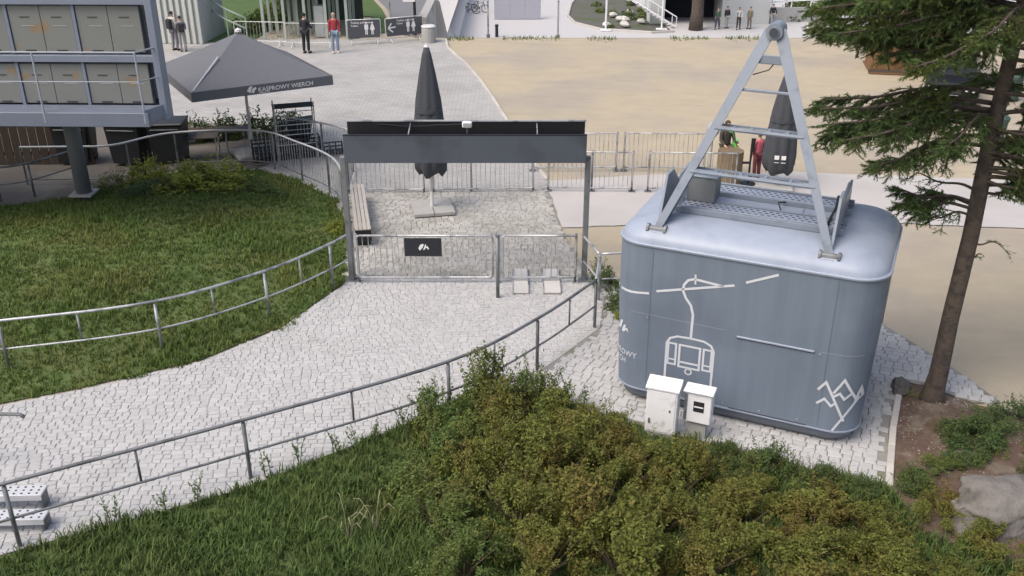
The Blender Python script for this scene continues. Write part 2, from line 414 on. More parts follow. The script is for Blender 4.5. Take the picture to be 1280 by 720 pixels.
# ------------------------------------------------------------------ grass
GRASS = mat('grass_blades', (.11, .165, .042), .75, .35, .6, island=.35, c2=(.165, .185, .055), c2scale=.7, c2lo=.45, c2hi=.7, transl=.25, spec=.2)
GRASSB = mat('bank_grass_blades', (.092, .142, .041), .75, .3, 1.1, island=.4, c2=(.115, .145, .046), c2scale=.9, c2lo=.45, c2hi=.7, transl=.25, spec=.2)
def ragged(poly, k=14):
    q = []
    for a, b in zip(poly, poly[1:] + poly[:1]):
        for i in range(k):
            t = i / k; x, y = a[0] + (b[0] - a[0]) * t, a[1] + (b[1] - a[1]) * t; r = .17 * (math.sin(x * 3.1 + y * 2) + math.sin(x * 7.3 - y * 5)) ; q.append((x + r * .4, y - abs(r) if y < 19 else y))
    return q
def grass(name, poly, hf, per, hgt, m, parent_label, bbox, view=True, edge_boost=0.):
    V = []; T = []; n = 0
    x0, x1, y0, y1 = bbox
    N_ = int((x1 - x0) * (y1 - y0) * per)
    for _ in range(N_):
        x, y = random.uniform(x0, x1), random.uniform(y0, y1)
        if not inside((x, y), poly) or (view and not inview(x, y)): continue
        z = hf(x, y); patch = .65 + .7 * abs(math.sin(x * .8 + 1.3 * math.sin(y * .6)) * math.cos(y * .7 + x * .3))
        H_ = hgt * patch * random.uniform(.6, 1.3)
        for b in range(5):
            a = random.uniform(0, 6.28); l = H_ * random.uniform(.5, 1.1); le = l * random.uniform(.25, .9); wd = random.uniform(.006, .013)
            bx, by = x + random.gauss(0, .035), y + random.gauss(0, .035); dx, dy = math.cos(a), math.sin(a)
            V += [(bx - dy * wd, by + dx * wd, z - .01), (bx + dy * wd, by - dx * wd, z - .01), (bx + dx * le * .4 + dy * wd * .7, by + dy * le * .4 - dx * wd * .7, z + l * .65), (bx + dx * le * .4 - dy * wd * .7, by + dy * le * .4 + dx * wd * .7, z + l * .65), (bx + dx * le, by + dy * le, z + l * .95)]
            T += [(n, n + 1, n + 2), (n, n + 2, n + 3), (n + 3, n + 2, n + 4)]; n += 5
    print(name, len(T)); o = link(name, np_mesh(name, V, T, m)); tag(o, parent_label, 'grass', kind='stuff'); return o
grass('lawn_grass', ragged(LAWN), lawn_h, 190, .12, GRASS, 'green uneven lawn grass behind the curved handrail', (-14.5, -3.5, 13, 27.2))
grass('bank_grass', BANK, bank_h, 300, .17, GRASSB, 'rough green grass on the bank below the shrubs', (-8.2, 7, 9.2, 14.6))

# ------------------------------------------------------------------ cable car cabin
CL, CW, CR_ = 4.17, 2.88, .49
def taper(z): return .055 * max(0., (1.9 - z) / 1.66)
def rrect(L_, W_, r, n=8):
    p = []
    for k, (sx, sy) in enumerate(((1, 1), (-1, 1), (-1, -1), (1, -1))):
        for i in range(n + 1):
            a = math.pi / 2 * (k + i / n); p.append((sx * (L_ / 2 - r) + r * math.cos(a), sy * (W_ / 2 - r) + r * math.sin(a)))
    return p
def loft(prof, n=8, cap=True, L0=CL, W0=CW, r0=CR_):
    m = MB(); k = 4 * (n + 1); vs = []
    for z, ins in prof: vs += [(x, y, z) for x, y in rrect(L0 - 2 * ins, W0 - 2 * ins, max(.08, r0 - ins * .55), n)]
    fs = [(i * k + j, i * k + (j + 1) % k, (i + 1) * k + (j + 1) % k, (i + 1) * k + j) for i in range(len(prof) - 1) for j in range(k)]
    if cap: fs += [tuple(range(k))[::-1], tuple((len(prof) - 1) * k + j for j in range(k))]
    return m.add(vs, fs)
cab = thing('cable_car_cabin', 'large grey rounded cable car cabin with domed roof and hanger frame', 'cabin', (4.141, 14.689, .03), -.426)
body = smooth_angle(loft([(z, taper(z)) for z in (.24, .5, .9, 1.3, 1.6, 1.9, 2.4, 2.915)]).build('body', CABG, cab))
smooth_angle(loft([(.0, .21), (.06, .14), (.16, .11), (.235, .105)]).build('skirt', mat('skirt_grey', (.13, .15, .185), .5, .1, 3), cab))
smooth_angle(loft([(.236, .042), (.262, .042)]).build('lower_trim', ROOFG, cab))
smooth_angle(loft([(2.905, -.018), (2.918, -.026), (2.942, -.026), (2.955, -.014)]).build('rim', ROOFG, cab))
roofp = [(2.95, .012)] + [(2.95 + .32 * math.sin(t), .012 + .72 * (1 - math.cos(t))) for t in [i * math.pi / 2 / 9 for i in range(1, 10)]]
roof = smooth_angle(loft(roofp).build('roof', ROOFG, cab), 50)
def wrap(u, z, off):      # (distance along the wall, height) -> point on the cabin wall
    s = CL / 2 - CR_; off -= taper(z) + .011
    if abs(u) <= s: return (u, -CW / 2 - off, z)
    t = min(math.pi * .6, (abs(u) - s) / CR_); r = CR_ + off
    return (math.copysign(s + r * math.sin(t), u), -CW / 2 + CR_ - r * math.cos(t), z)
def apparent(u):          # straight-on reading -> distance along the wall
    s = CL / 2 - CR_
    return u if abs(u) <= s else math.copysign(s + CR_ * math.asin(min(.995, (abs(u) - s) / CR_)), u)
def decal(name, shapes, m, off, parent=body, seg=.08):
    q = MB()
    for vs, fs in shapes: q.add([wrap(apparent(u), z, off) for u, z in vs], fs)
    return q.build(name, m, parent)
ln = .041
decal('cable_drawing', [strip2d([(-2.06, 2.03), (-1.75, 2.06), (-1.45, 2.1)], ln), strip2d([(-1.33, 2.16), (-.1, 2.5)], ln), strip2d([(.07, 2.58), (.54, 2.8)], ln),
    strip2d([(-.26, 2.45), (-.73, 2.49), (-.83, 2.45), (-.89, 2.36), (-.9, 2.26), (-.84, 2.13), (-.75, 2.02), (-.705, 1.86), (-.71, 1.42)], ln), strip2d([(-.72, 2.57), (-.71, 2.4)], .03)], WHITEP, .0165)
circ = [(-.71 + .052 * math.cos(a), .79 + .052 * math.sin(a)) for a in [i * math.pi / 8 for i in range(16)]]
decal('gondola_drawing', [strip2d([(-1.1, .5), (-1.1, 1.26), (-1.05, 1.36), (-.93, 1.415), (-.71, 1.425), (-.49, 1.415), (-.37, 1.36), (-.32, 1.26), (-.32, .5)], .038),
    strip2d([(-.88, 1.27), (-.54, 1.27), (-.54, .86), (-.88, .86)], .036, True), strip2d([(-.88, .95), (-.54, .95)], .036),
    strip2d([(-1.07, 1.27), (-.94, 1.27), (-.94, .88), (-1.07, .88)], .034, True), strip2d([(-1.07, .97), (-.94, .97)], .03),
    strip2d([(-.48, 1.27), (-.35, 1.27), (-.35, .88), (-.48, .88)], .034, True), strip2d([(-.48, .97), (-.35, .97)], .03), strip2d(circ, .024, True)], WHITEP, .0165)
decal('mountain_drawing', [strip2d([(1.35, .97), (1.46, 1.13), (1.82, .46)], ln), strip2d([(1.36, .72), (1.47, .83), (1.58, .72), (1.66, .8)], ln),
    strip2d([(1.59, .96), (1.73, 1.22), (1.95, .86)], ln), strip2d([(1.6, .9), (1.69, .97), (1.77, .87), (1.86, .97)], ln), strip2d([(1.66, .27), (1.99, .9)], ln),
    strip2d([(1.93, .79), (1.99, 1.08), (2.03, .9)], ln, True)], WHITEP, .0165)
tv, tf = text2d('KASPROWY', .145); tw = max(v[0] for v in tv)
tv2, tf2 = text2d('WIERCH', .145); tw2 = max(v[0] for v in tv2)
q = MB(); s_ = CL / 2 - CR_
q.add([wrap(x - tw - 1.6, .83 + y, .0165) for x, y, _ in tv], tf); q.add([wrap(x - tw - 1.6, .68 + y, .0165) for x, y, _ in tv2], tf2)
q.build('lettering', WHITEP, body)
lg = [[(-2.02, 1.28), (-1.96, 1.44), (-1.9, 1.47), (-1.93, 1.36), (-1.96, 1.28)], [(-1.93, 1.26), (-1.89, 1.38), (-1.84, 1.41), (-1.85, 1.34), (-1.81, 1.36), (-1.78, 1.28), (-1.84, 1.31), (-1.88, 1.25)]]
decal('emblem', [(p, [tuple(range(len(p)))]) for p in lg], WHITEP, .0165)
decal('seam', [strip2d([(-1.75, 1.72), (-.18, 1.7)], .008)], ROOFG, .0145)
for uu in (-1.42, 1.42): decal('seam', [strip2d([(uu, .3), (uu, 2.86)], .007)], mat('seam_dark', (.1, .125, .16), .6), .0145)
for uu, zz in ((-1.45, 1.66), (1.3, 1.6), (-.1, .34), (.5, .34), (1.1, .34), (-1.3, .34)): MB().tube([wrap(uu, zz, .01), wrap(uu, zz, .022)], .014, 8).build('rivet', ROOFG, body)
decal('seam', [strip2d([(1.3, 1.64), (1.95, 1.66)], .008)], ROOFG, .0145)
gr = MB().box((.62, -CW / 2 - .006, 1.63), (1.2, .02, .035), ch=.006).build('grab_bar', ROOFG, cab)
decal('grab_bar_groove', [strip2d([(.02, 1.6), (1.22, 1.6)], .014)], DARKR, .0165)
decal('door_seam', [strip2d([(.0, .27), (1.25, .27)], .016)], DARKR, .0165)
# right side window strip and rubber gasket
MB().box((CL / 2 - .004, .15, 2.3), (.02, 1.5, .8), ch=.008).build('side_window', mat('dark_glass', (.02, .025, .03), .1, .05), cab)
# roof gear: walkway plates, rails, box
FZ = 3.275
def tread(y0, name):
    t = MB().box((0, y0, FZ + .075), (2.5, .3, .03), ch=.004).build(name, ROOFG, cab)
    h = MB()
    for i in range(24):
        for k in (-1, 0, 1):
            h.box((-1.2 + i * .104 + (.05 if k == 0 else 0), y0 + k * .09, FZ + .0915), (.05, .03, .004))
    h.build('tread_slots', mat('slot_shadow', (.05, .055, .06), .8), t)['kind'] = 'stuff'
tread(-.42, 'tread_plate'); tread(.52, 'tread_plate')
for y in (-.66, -.2, .3, .78): MB().box((0, y, FZ + .05), (2.62, .05, .1), ch=.006).build('roof_rail', HANG, cab)
MB().box((0, .05, FZ + .012), (2.5, .42, .02)).build('roof_hatch', ROOFG, cab)
MB().box((.35, .05, FZ + .028), (.5, .3, .02), ch=.005).build('roof_hatch', ROOFG, cab)
jb = MB().box((-1.0, -.12, FZ + .3), (.46, .4, .42), ch=.012).build('equipment_box', mat('box_grey', (.16, .175, .185), .55), cab)
MB().box((-1.0, -.12, FZ + .52), (.49, .43, .025), ch=.006).build('lid', HANG, jb)
MB().tube([(.28, -.2, FZ + .1), (.2, .0, FZ + .16), (.3, .1, FZ + .14), (.25, .25, FZ + .1)], .012, 6).build('cable', DARKR, cab)
MB().tube([(1.05, -.6, FZ + .12), (1.08, .2, FZ + .13), (1.05, .75, FZ + .14)], .022, 6).build('conduit', DARKR, cab)
# hanger
AP = Vector((-.14, -.02, 6.15))
def leg(sx):
    foot = Vector((sx * 1.33 - .12, -1.24, 3.15)); top = AP + Vector((sx * .07, -.1, .02))
    ax = (top - foot).normalized(); inw = Vector((-sx, 0, 0)); inw = (inw - ax * inw.dot(ax)).normalized(); back = ax.cross(inw); 
    if back.y < 0: back = -back
    m = MB()
    def plate(w0, w1, d0, d1, o0=0., o1=0.):       # tapering box along the leg: width w (in plane), depth d
        vs = []
        for p, w_, d_ in ((foot, w0, d0), (top, w1, d1)):
            for a, b in ((-.5, 0), (.5, 0), (.5, 1), (-.5, 1)): vs.append(p + inw * (a * w_) + back * (b * d_))
        m.add(vs, [(3, 2, 1, 0), (4, 5, 6, 7), (0, 1, 5, 4), (1, 2, 6, 5), (2, 3, 7, 6), (3, 0, 4, 7)])
    plate(.115, .175, .03, .03)                       # front flange
    L_ = m.build('leg', HANG, cab)
    m = MB()
    vs = []
    for p, d_ in ((foot, .34), (foot.lerp(top, .35), .3), (top, .24)):
        for a, b in ((-.02, .03), (.02, .03), (.02, d_), (-.02, d_)): vs.append(p + inw * a + back * b)
    m.add(vs, [(3, 2, 1, 0)] + [tuple(4 * s + k for k in f) for s in (0, 1) for f in ((0, 1, 5, 4), (1, 2, 6, 5), (2, 3, 7, 6), (3, 0, 4, 7))] + [(8, 9, 10, 11)])
    m.build('web', HANG, L_)
    # base gusset running back over the roof
    g = [(-1.24, 3.1), (-.7, 3.24), (.0, FZ + .03), (.8, FZ + .02), (.92, FZ + .1), (.86, FZ + .42), (.72, FZ + .4), (-.1, FZ + .34), (-.5, FZ + .66), (-.84, FZ + .66)]
    x = foot.x
    k = len(g); mm = MB().add([(x - .02, a, b) for a, b in g] + [(x + .02, a, b) for a, b in g], [tuple(range(k))[::-1], tuple(range(k, 2 * k))] + [(i, (i + 1) % k, k + (i + 1) % k, k + i) for i in range(k)])
    mm.build('gusset', HANG, cab)
    MB().tube([(x - .02, .72, FZ + .4), (x - .02, -.1, FZ + .34)], .025, 6).build('gusset_flange', HANG, cab)
    b = MB(); b.tube([(x - .13, -1.24, 3.14), (x + .13, -1.24, 3.14)], .055, 10); b.tube([(x - .16, -1.24, 3.14), (x - .12, -1.24, 3.14)], .085, 10); b.tube([(x + .12, -1.24, 3.14), (x + .16, -1.24, 3.14)], .085, 10)
    b.box((x, -1.27, 3.07), (.2, .14, .1), ch=.02)
    b.build('foot_bolt', GALVD, cab)
    return foot, top
FL, TL = leg(-1); FR, TR = leg(1)
hd = MB(); hd.tube([AP + Vector((0, -.2, .0)), AP + Vector((0, .2, .0))], .125, 18); hd.tube([AP + Vector((0, -.23, 0)), AP + Vector((0, .23, 0))], .08, 14)
smooth_angle(hd.build('pin_head', HANG, cab))
MB().tube([AP + Vector((0, -.235, 0)), AP + Vector((0, -.215, 0))], .07, 14).build('pin', mat('pin_steel', (.09, .1, .12), .4, metal=.6), cab)
def rung(t, kind):
    a, b = FL.lerp(TL, t), FR.lerp(TR, t); mid = (a + b) / 2; L_ = (b - a).length
    if kind == 'bar':
        o = MB().box(mid + Vector((0, .05, 0)), (L_, .045, .04), ch=.008).build('rung', HANG, cab)
    else:
        m = MB(); y0 = mid.y + .02
        m.tube([(a.x, y0, a.z), (b.x, y0, b.z)], .034, 8); m.box((mid.x, y0 + .22, mid.z), (L_, .025, .035))
        k = 5
        for i in range(k + 1): m.box((a.x + (b.x - a.x) * i / k, y0 + .12, mid.z), (.05, .2, .02))
        m.build('rung', HANG, cab)
rung(.71, 'bar'); rung(.52, 'tread'); rung(.3, 'tread')
a, b = FL.lerp(TL, .86), FR.lerp(TR, .86)
MB().box((a + b) / 2 + Vector((0, .04, 0)), ((b - a).length + .02, .03, .14), ch=.01).build('gusset', HANG, cab)
MB().tube([FL.lerp(TL, .78) + Vector((.1, .1, 0)), FL.lerp(TL, .8) + Vector((.3, .14, .02)), FL.lerp(TL, .88) + Vector((.35, .1, 0))], .01, 5).build('cable', DARKR, cab)

# ------------------------------------------------------------------ electrical cabinets in front of the cabin
def cabloc(e, n, z=0): return (4.141 + e * .9106 + n * .4132, 14.689 - e * .4132 + n * .9106, z)
BOXW = mat('white_cabinet_paint', (.8, .8, .81), .45, .06, 4, c2=(.55, .55, .54), c2scale=5, c2lo=.6, c2hi=.75)
eb = thing('electrical_cabinet', 'tall white electrical cabinet with sloping lid in front of the cabin', 'cabinet', cabloc(-.9, -2.16), -.36)
MB().box((0, 0, .5), (.5, .26, .82), ch=.012).build('case', BOXW, eb)
MB().add([(-.27, -.16, .91), (.27, -.16, .91), (.27, .15, .91), (-.27, .15, .91), (-.27, -.16, .935), (.27, -.16, .935), (.27, .15, 1.0), (-.27, .15, 1.0)], [(3, 2, 1, 0), (4, 5, 6, 7), (0, 1, 5, 4), (1, 2, 6, 5), (2, 3, 7, 6), (3, 0, 4, 7)]).build('lid', BOXW, eb)
dr = MB().box((0, -.134, .5), (.44, .012, .74), ch=.004).build('door', BOXW, eb)
MB().box((-.18, -.147, .32), (.03, .016, .09), ch=.004).build('handle', GALVD, dr); MB().box((.14, -.144, .55), (.03, .01, .04)).build('lock', GALVD, dr)
MB().box((0, 0, .045), (.46, .24, .1)).build('plinth', CONC, eb)
ms = thing('meter_box', 'smaller pale meter box with a dark slotted window beside the tall cabinet', 'cabinet', cabloc(-.36, -1.98), -.4)
MB().box((0, 0, .6), (.44, .24, .56), ch=.015).build('case', BOXW, ms); MB().box((0, -.01, .89), (.48, .29, .03), ch=.008).build('lid', BOXW, ms)
wn = MB().box((.02, -.122, .63), (.17, .014, .19), ch=.004).build('window', DARKR, ms)
MB().box((.02, -.131, .63), (.15, .01, .02)).build('window_bar', BOXW, wn)
MB().box((0, .02, .16), (.3, .16, .34)).build('pedestal', CONC, ms)
MB().box((-.19, -.125, .6), (.05, .012, .5), ch=.003).build('hinge_strip', GALV, ms)

# ------------------------------------------------------------------ handrails
def arc_len(P):
    s = [0]
    for a, b in zip(P[:-1], P[1:]): s.append(s[-1] + (b - a).length)
    return s
def smooth_poly(P, k=6):
    P = [Vector(p) for p in P]; o = []
    for i in range(len(P) - 1):
        p0, p1, p2, p3 = P[max(i - 1, 0)], P[i], P[i + 1], P[min(i + 2, len(P) - 1)]
        for j in range(k):
            t = j / k
            o.append(.5 * ((2 * p1) + (p2 - p0) * t + (2 * p0 - 5 * p1 + 4 * p2 - p3) * t * t + (3 * p1 - p0 - 3 * p2 + p3) * t ** 3))
    return o + [P[-1]]
def handrail(label, line, posts, mids, h=1.05, m=GALV, group=None, hz=None, midz=.48):
    o = thing('handrail', label, 'handrail', (line[0][0], line[0][1], 0), 0, group); O = Vector((line[0][0], line[0][1], 0))
    hz = hz or (lambda x, y: 0.)
    V3 = lambda p, z: Vector((p[0], p[1], z)) - O
    pts = smooth_poly([Vector(p) for p in line])
    MB().tube([V3(p, h) for p in pts], .028, 8).build('top_rail', m, o, True)
    MB().tube([V3(p, midz) for p in pts], .02, 8).build('mid_rail', m, o, True)
    for p in posts:
        q = MB().tube([V3(p, hz(*p) - .05), V3(p, h - .05)], .031, 8); q.tube([V3(p, h - .06), V3(p, h)], .014, 6)
        q.build('post', GALVD if m is GALVD else m, o, True)
    for p in mids: MB().tube([V3(p, midz), V3(p, h - .02)], .019, 6).build('baluster', m, o, True)
    return o
handrail('pale galvanised handrail curving in front of the lawn to the gate', [(-16, 14.0), (-12.5, 14.35), (-9.11, 15.11), (-6.63, 15.89), (-4.92, 17.26), (-3.86, 18.66), (-3.5, 19.35)],
         [(-9.15, 15.1), (-6.63, 15.89), (-4.92, 17.26), (-3.86, 18.66), (-3.5, 19.33), (-12.5, 14.35)], [(-7.9, 15.47), (-5.75, 16.5), (-4.36, 17.93), (-10.8, 14.7)], hz=lambda x, y: .05)
rightline = [(-8.3, 9.45), (-6.76, 10.36), (-4.0, 11.88), (-1.05, 13.64), (.46, 15.2), (1.64, 16.85)]
handrail('dark steel handrail between the sett path and the shrubs', rightline, [(-6.76, 10.36), (-3.97, 11.9), (.46, 15.2), (1.64, 16.85), (-1.05, 13.64)], [(-5.3, 11.17), (-2.5, 12.75), (-.3, 14.38), (1.08, 16.02)], m=GALVD)
handrail('short steel handrail turning the corner between the portal and the cabin', [(1.64, 16.87), (1.82, 18.1)], [(1.82, 18.1)], [(1.74, 17.5)], m=GALV)
handrail('short steel handrail from the corner post to the portal leg', [(1.8, 18.14), (1.52, 19.2)], [], [], m=GALV)
handrail('short steel handrail leading from the corner post behind the cabin', [(1.86, 18.12), (3.3, 18.3)], [(3.2, 18.29)], [], m=GALV)
# left end: crossing handrail stub and two galvanised step treads
hs = thing('handrail', 'loose end of a steel handrail beside the perforated treads', 'handrail', (-7.69, 12.16, 0))
MB().tube([(-2, .05, .98), (.3, 0, .98), (.36, 0, .93)], .028, 8).build('top_rail', GALVD, hs, True)
MB().tube([(-.55, 0, 0), (-.55, 0, .96)], .03, 8).build('post', GALVD, hs)
def tread_step(loc, rz, label):
    t = thing('step_tread', label, 'step', loc, rz, None)
    MB().box((0, 0, 0), (.9, .24, .03), ch=.004).build('plate', mat('bright_galvanised', (.62, .63, .65), .4, .08, metal=.3), t)
    h = MB()
    for i in range(8):
        for k in range(3): h.tube([(-.38 + i * .108, -.075 + k * .075, .0155), (-.38 + i * .108, -.075 + k * .075, .0175)], .018, 8)
    h.build('perforations', DARKR, t)['kind'] = 'stuff'
    MB().box((0, -.125, -.03), (.9, .012, .09)).build('nosing', mat('bright_galvanised', (.62, .63, .65)), t)
    MB().box((-.42, 0, -.16), (.03, .22, .3)).build('bracket', GALVD, t); MB().box((.42, 0, -.14), (.03, .22, .26)).build('bracket', GALVD, t)
tread_step((-7.2, 11.2, .29), .04, 'upper perforated galvanised step tread by the handrail post')
tread_step((-6.98, 10.75, .22), .04, 'lower perforated galvanised step tread by the handrail post')

# ------------------------------------------------------------------ portal, gate, terrace things
po = thing('entrance_portal', 'dark entrance portal with anthracite fascia beam on two posts', 'portal', (-1.0, 18.98, 0))
for x in (-2.52, 2.58):
    pst = MB().box((x, .12, 1.42), (.115, .115, 2.84), ch=.01).build('post', GALVD, po)
    MB().box((x, .12, .01), (.26, .26, .03)).build('base_plate', GALVD, pst)
MB().box((.04, -.05, 3.04), (4.98, .05, .58), ch=.006).build('fascia', ANTHR, po)
MB().box((.04, .55, 3.11), (4.98, .05, .7), ch=.006).build('back_panel', BLACKP, po)
MB().box((.04, .25, 2.82), (4.9, .54, .06)).build('beam', BLACKP, po)
for x in (-2.43, 2.51): MB().box((x, .25, 3.02), (.04, .54, .36)).build('end_plate', ANTHR, po)
MB().box((.04, .55, 3.472), (5.02, .08, .02)).build('top_trim', GALV, po)
MB().box((.04, -.05, 3.34), (4.98, .06, .016)).build('trim', BLACKP, po)
for x in (-1.12, 1.52): MB().tube([(x, -.03, 3.33), (x, .52, 3.42)], .014, 6).build('strut', GALV, po)
fl = thing('floodlight', 'small white floodlight fixed on top of the portal beam', 'light', (-.92, 19.1, 3.35))
MB().box((0, 0, .16), (.2, .12, .12), ch=.02).build('housing', BOXW, fl); MB().box((0, -.066, .16), (.16, .012, .09)).build('lens', GALV, fl)
MB().tube([(0, 0, -.02), (0, 0, .1)], .02, 6).build('bracket', GALVD, fl)
MB().tube([(-.1, .03, .16), (-.5, .2, .1), (-1.2, .35, .02), (-1.9, .4, .06)], .01, 5).build('cable', DARKR, fl)

BAR = {}
def bar_mesh(h, m, r=.008):
    k = (round(h, 3), m.name, r)
    if k not in BAR: BAR[k] = MB().tube([(0, 0, 0), (0, 0, h)], r, 5).mesh('bar', m)
    return BAR[k]
def barrier(label, a, b, h=1.12, z0=.1, sp=.13, m=GALV, group='bar fence panels around the terrace', posts=(0, 1), cat='fence', name='fence_panel', z=0., feet=False, barm=None, rr=.02):
    a, b = Vector(a), Vector(b); L_ = (b - a).length
    o = thing(name, label, cat, (a.x, a.y, z), math.atan2(b.y - a.y, b.x - a.x), group)
    rc = .07
    fr = [(rc, 0, h), (L_ - rc, 0, h), (L_ - .02, 0, h - .02), (L_, 0, h - rc), (L_, 0, z0 + rc), (L_ - .02, 0, z0 + .02), (L_ - rc, 0, z0), (rc, 0, z0), (.02, 0, z0 + .02), (0, 0, z0 + rc), (0, 0, h - rc), (.02, 0, h - .02), (rc, 0, h)]
    MB().tube(fr, rr, 6).build('frame', m, o, True)
    k = max(2, round(L_ / sp)); bm_ = bar_mesh(h - z0, barm or GALV)
    for i in range(1, k): link('bar', bm_, o, (L_ * i / k, 0, z0))
    for p in posts:
        q = MB().tube([(p * L_, .04, 0), (p * L_, .04, h + .03)], .027, 8); q.build('post', GALVD, o, True)
        MB().box((p * L_, .04, .006), (.18, .18, .012)).build('base_plate', GALVD, o)
    if feet:
        for p in (.12, .88): MB().tube([(p * L_, -.3, .02), (p * L_, -.24, .06), (p * L_, 0, z0), (p * L_, .24, .06), (p * L_, .3, .02)], .018, 6).build('foot', m, o)
    return o
ga = barrier('wide bar gate under the portal carrying the black sign', (-3.34, 18.95), (-.42, 18.95), 1.12, .14, .125, posts=(0,), name='gate', cat='gate', group=None, rr=.026)
sg = MB().box((1.43, -.04, .87), (.8, .02, .42), ch=.004).build('sign', mat('sign_black', (.018, .019, .025), .5), ga); sg['label'] = 'black sign with white emblem'
em = MB()
for p in ([(-.1, -.02), (-.06, .06), (.0, .085), (.02, .06), (-.01, -.01), (-.07, -.075)], [(.0, -.06), (.05, .07), (.07, .07), (.06, .02), (.1, .03), (.13, -.04), (.1, -.05), (.085, -.01), (.05, -.02), (.03, -.06)]):
    em.add([(1.43 + x, -.0515, .87 + z) for x, z in p], [tuple(range(len(p)))])
em.build('emblem', LETTER, sg)
barrier('narrow bar gate under the portal beside the portal leg', (-.2, 18.95), (1.38, 18.95), 1.12, .14, .13, posts=(1,), name='gate', cat='gate', group=None, rr=.026)
gp = thing('gate_post', 'dark steel post standing on the path between the two gates', 'post', (-.3, 18.2, 0))
MB().tube([(0, 0, 0), (0, 0, 1.42)], .04, 10).build('shaft', GALVD, gp, True); MB().tube([(.0, 0, 1.42), (0, 0, 1.44)], .056, 10).build('cap', GALVD, gp)
MB().tube([(.0, .05, 1.0), (.0, .72, .95)], .018, 6).build('latch_arm', GALV, gp)
MB().tube([(.02, .74, .0), (.02, .74, 1.16)], .03, 8).build('stop_post', GALV, gp)
for i, (x, wd, lb) in enumerate(((.02, .33, 'left pale ramp board lying under the narrow gate'), (.68, .36, 'right pale ramp board lying under the narrow gate'))):
    rb = thing('ramp_board', lb.replace('left ', 'narrower ').replace('right ', 'wider '), 'board', (x + wd / 2, 18.98, .045), 0)
    MB().box((0, 0, 0), (wd, 1.25, .03), ch=.005).build('board', mat('pale_board', (.5, .49, .47), .8, .1, 6), rb)
    for s in (-1, 1): MB().box((s * wd / 2, 0, .004), (.02, 1.25, .05)).build('lip', GALV, rb)

# rear and side fences
barrier('bar fence panel behind the terrace next to the curved fence', (-4.5, 24.85), (-2.42, 24.85))
barrier('bar fence panel straight behind the closed parasol on the terrace', (-2.15, 24.85), (.58, 24.95), posts=(0, .38, 1))
barrier('bar fence panel right of the terrace on the pale walkway', (1.0, 25.0), (3.3, 24.95), posts=(0, .52, 1))
barrier('bar fence panel on the walkway nearer the cabin', (3.74, 24.95), (6.1, 24.85))
barrier('bar fence panel in the second row by the sand, behind the portal', (.6, 26.75), (3.05, 26.8))
barrier('bar fence panel in the second row by the sand, ending at the ball lamp', (3.27, 26.8), (5.62, 26.75))
def curved_fence(label, line, h=1.1, sp=.14, nobar=None, hz=lambda x, y: 0.):
    o = thing('curved_fence', label, 'fence', (line[0][0], line[0][1], 0)); O = Vector((line[0][0], line[0][1], 0))
    pts = smooth_poly([Vector(p) for p in line], 8); S = arc_len(pts)
    V3 = lambda p, z: Vector((p[0], p[1], z)) - O
    MB().tube([V3(p, h) for p in pts], .03, 8).build('top_rail', mat('bright_rail', (.55, .56, .58), .4, .08, metal=.3), o, True)
    MB().tube([V3(p, .16) for p in pts], .02, 6).build('bottom_rail', GALVD, o, True)
    def at(s):
        for i in range(len(S) - 1):
            if S[i + 1] >= s: return pts[i].lerp(pts[i + 1], (s - S[i]) / (S[i + 1] - S[i]))
        return pts[-1]
    s = 0
    bm_ = bar_mesh(h - .16, GALV)
    while s < S[-1]:
        p = at(s)
        if not (nobar and nobar(p)): link('bar', bm_, o, V3(p, .16))
        s += sp
    k = max(1, round(S[-1] / 1.5))
    for i in range(k + 1): p = at(S[-1] * i / k); MB().tube([V3(p, -.05), V3(p, h)], .028, 8).build('post', GALVD, o)
    return o
curved_fence('long curved bar fence with bright top rail around the back of the lawn', [(-13.6, 25.5), (-12.2, 25.55), (-11.1, 25.7), (-9.87, 26.9), (-7.47, 27.17), (-6.07, 26.03), (-4.81, 24.54), (-4.19, 22.69), (-3.85, 20.7)], nobar=lambda p: p.x < -7.9)
curved_fence('bar fence from the open parasol to the rear corner of the terrace', [(-7.25, 28.8), (-6.0, 28.15), (-4.95, 27.4), (-4.62, 26.6), (-4.5, 25.0)], sp=.13)

# bench on the terrace
WOODP = mat('pale_bench_wood', (.42, .39, .35), .8, .15, 7, objrand=.08)
be = thing('bench', 'long pale slatted bench along the curved fence on the terrace', 'bench', (-3.52, 21.0, 0), R(101))
for i in range(4): MB().box((1.6, -.14 + i * .095, .46), (3.3, .085, .035), ch=.006).build('seat_slat', WOODP, be)
for x in (.12, 1.6, 3.1):
    MB().box((x, 0, .22), (.1, .34, .44), ch=.008).build('leg', BLACKP, be)
MB().box((.0, .0, .3), (.05, .38, .3), ch=.006).build('end_panel', BLACKP, be)

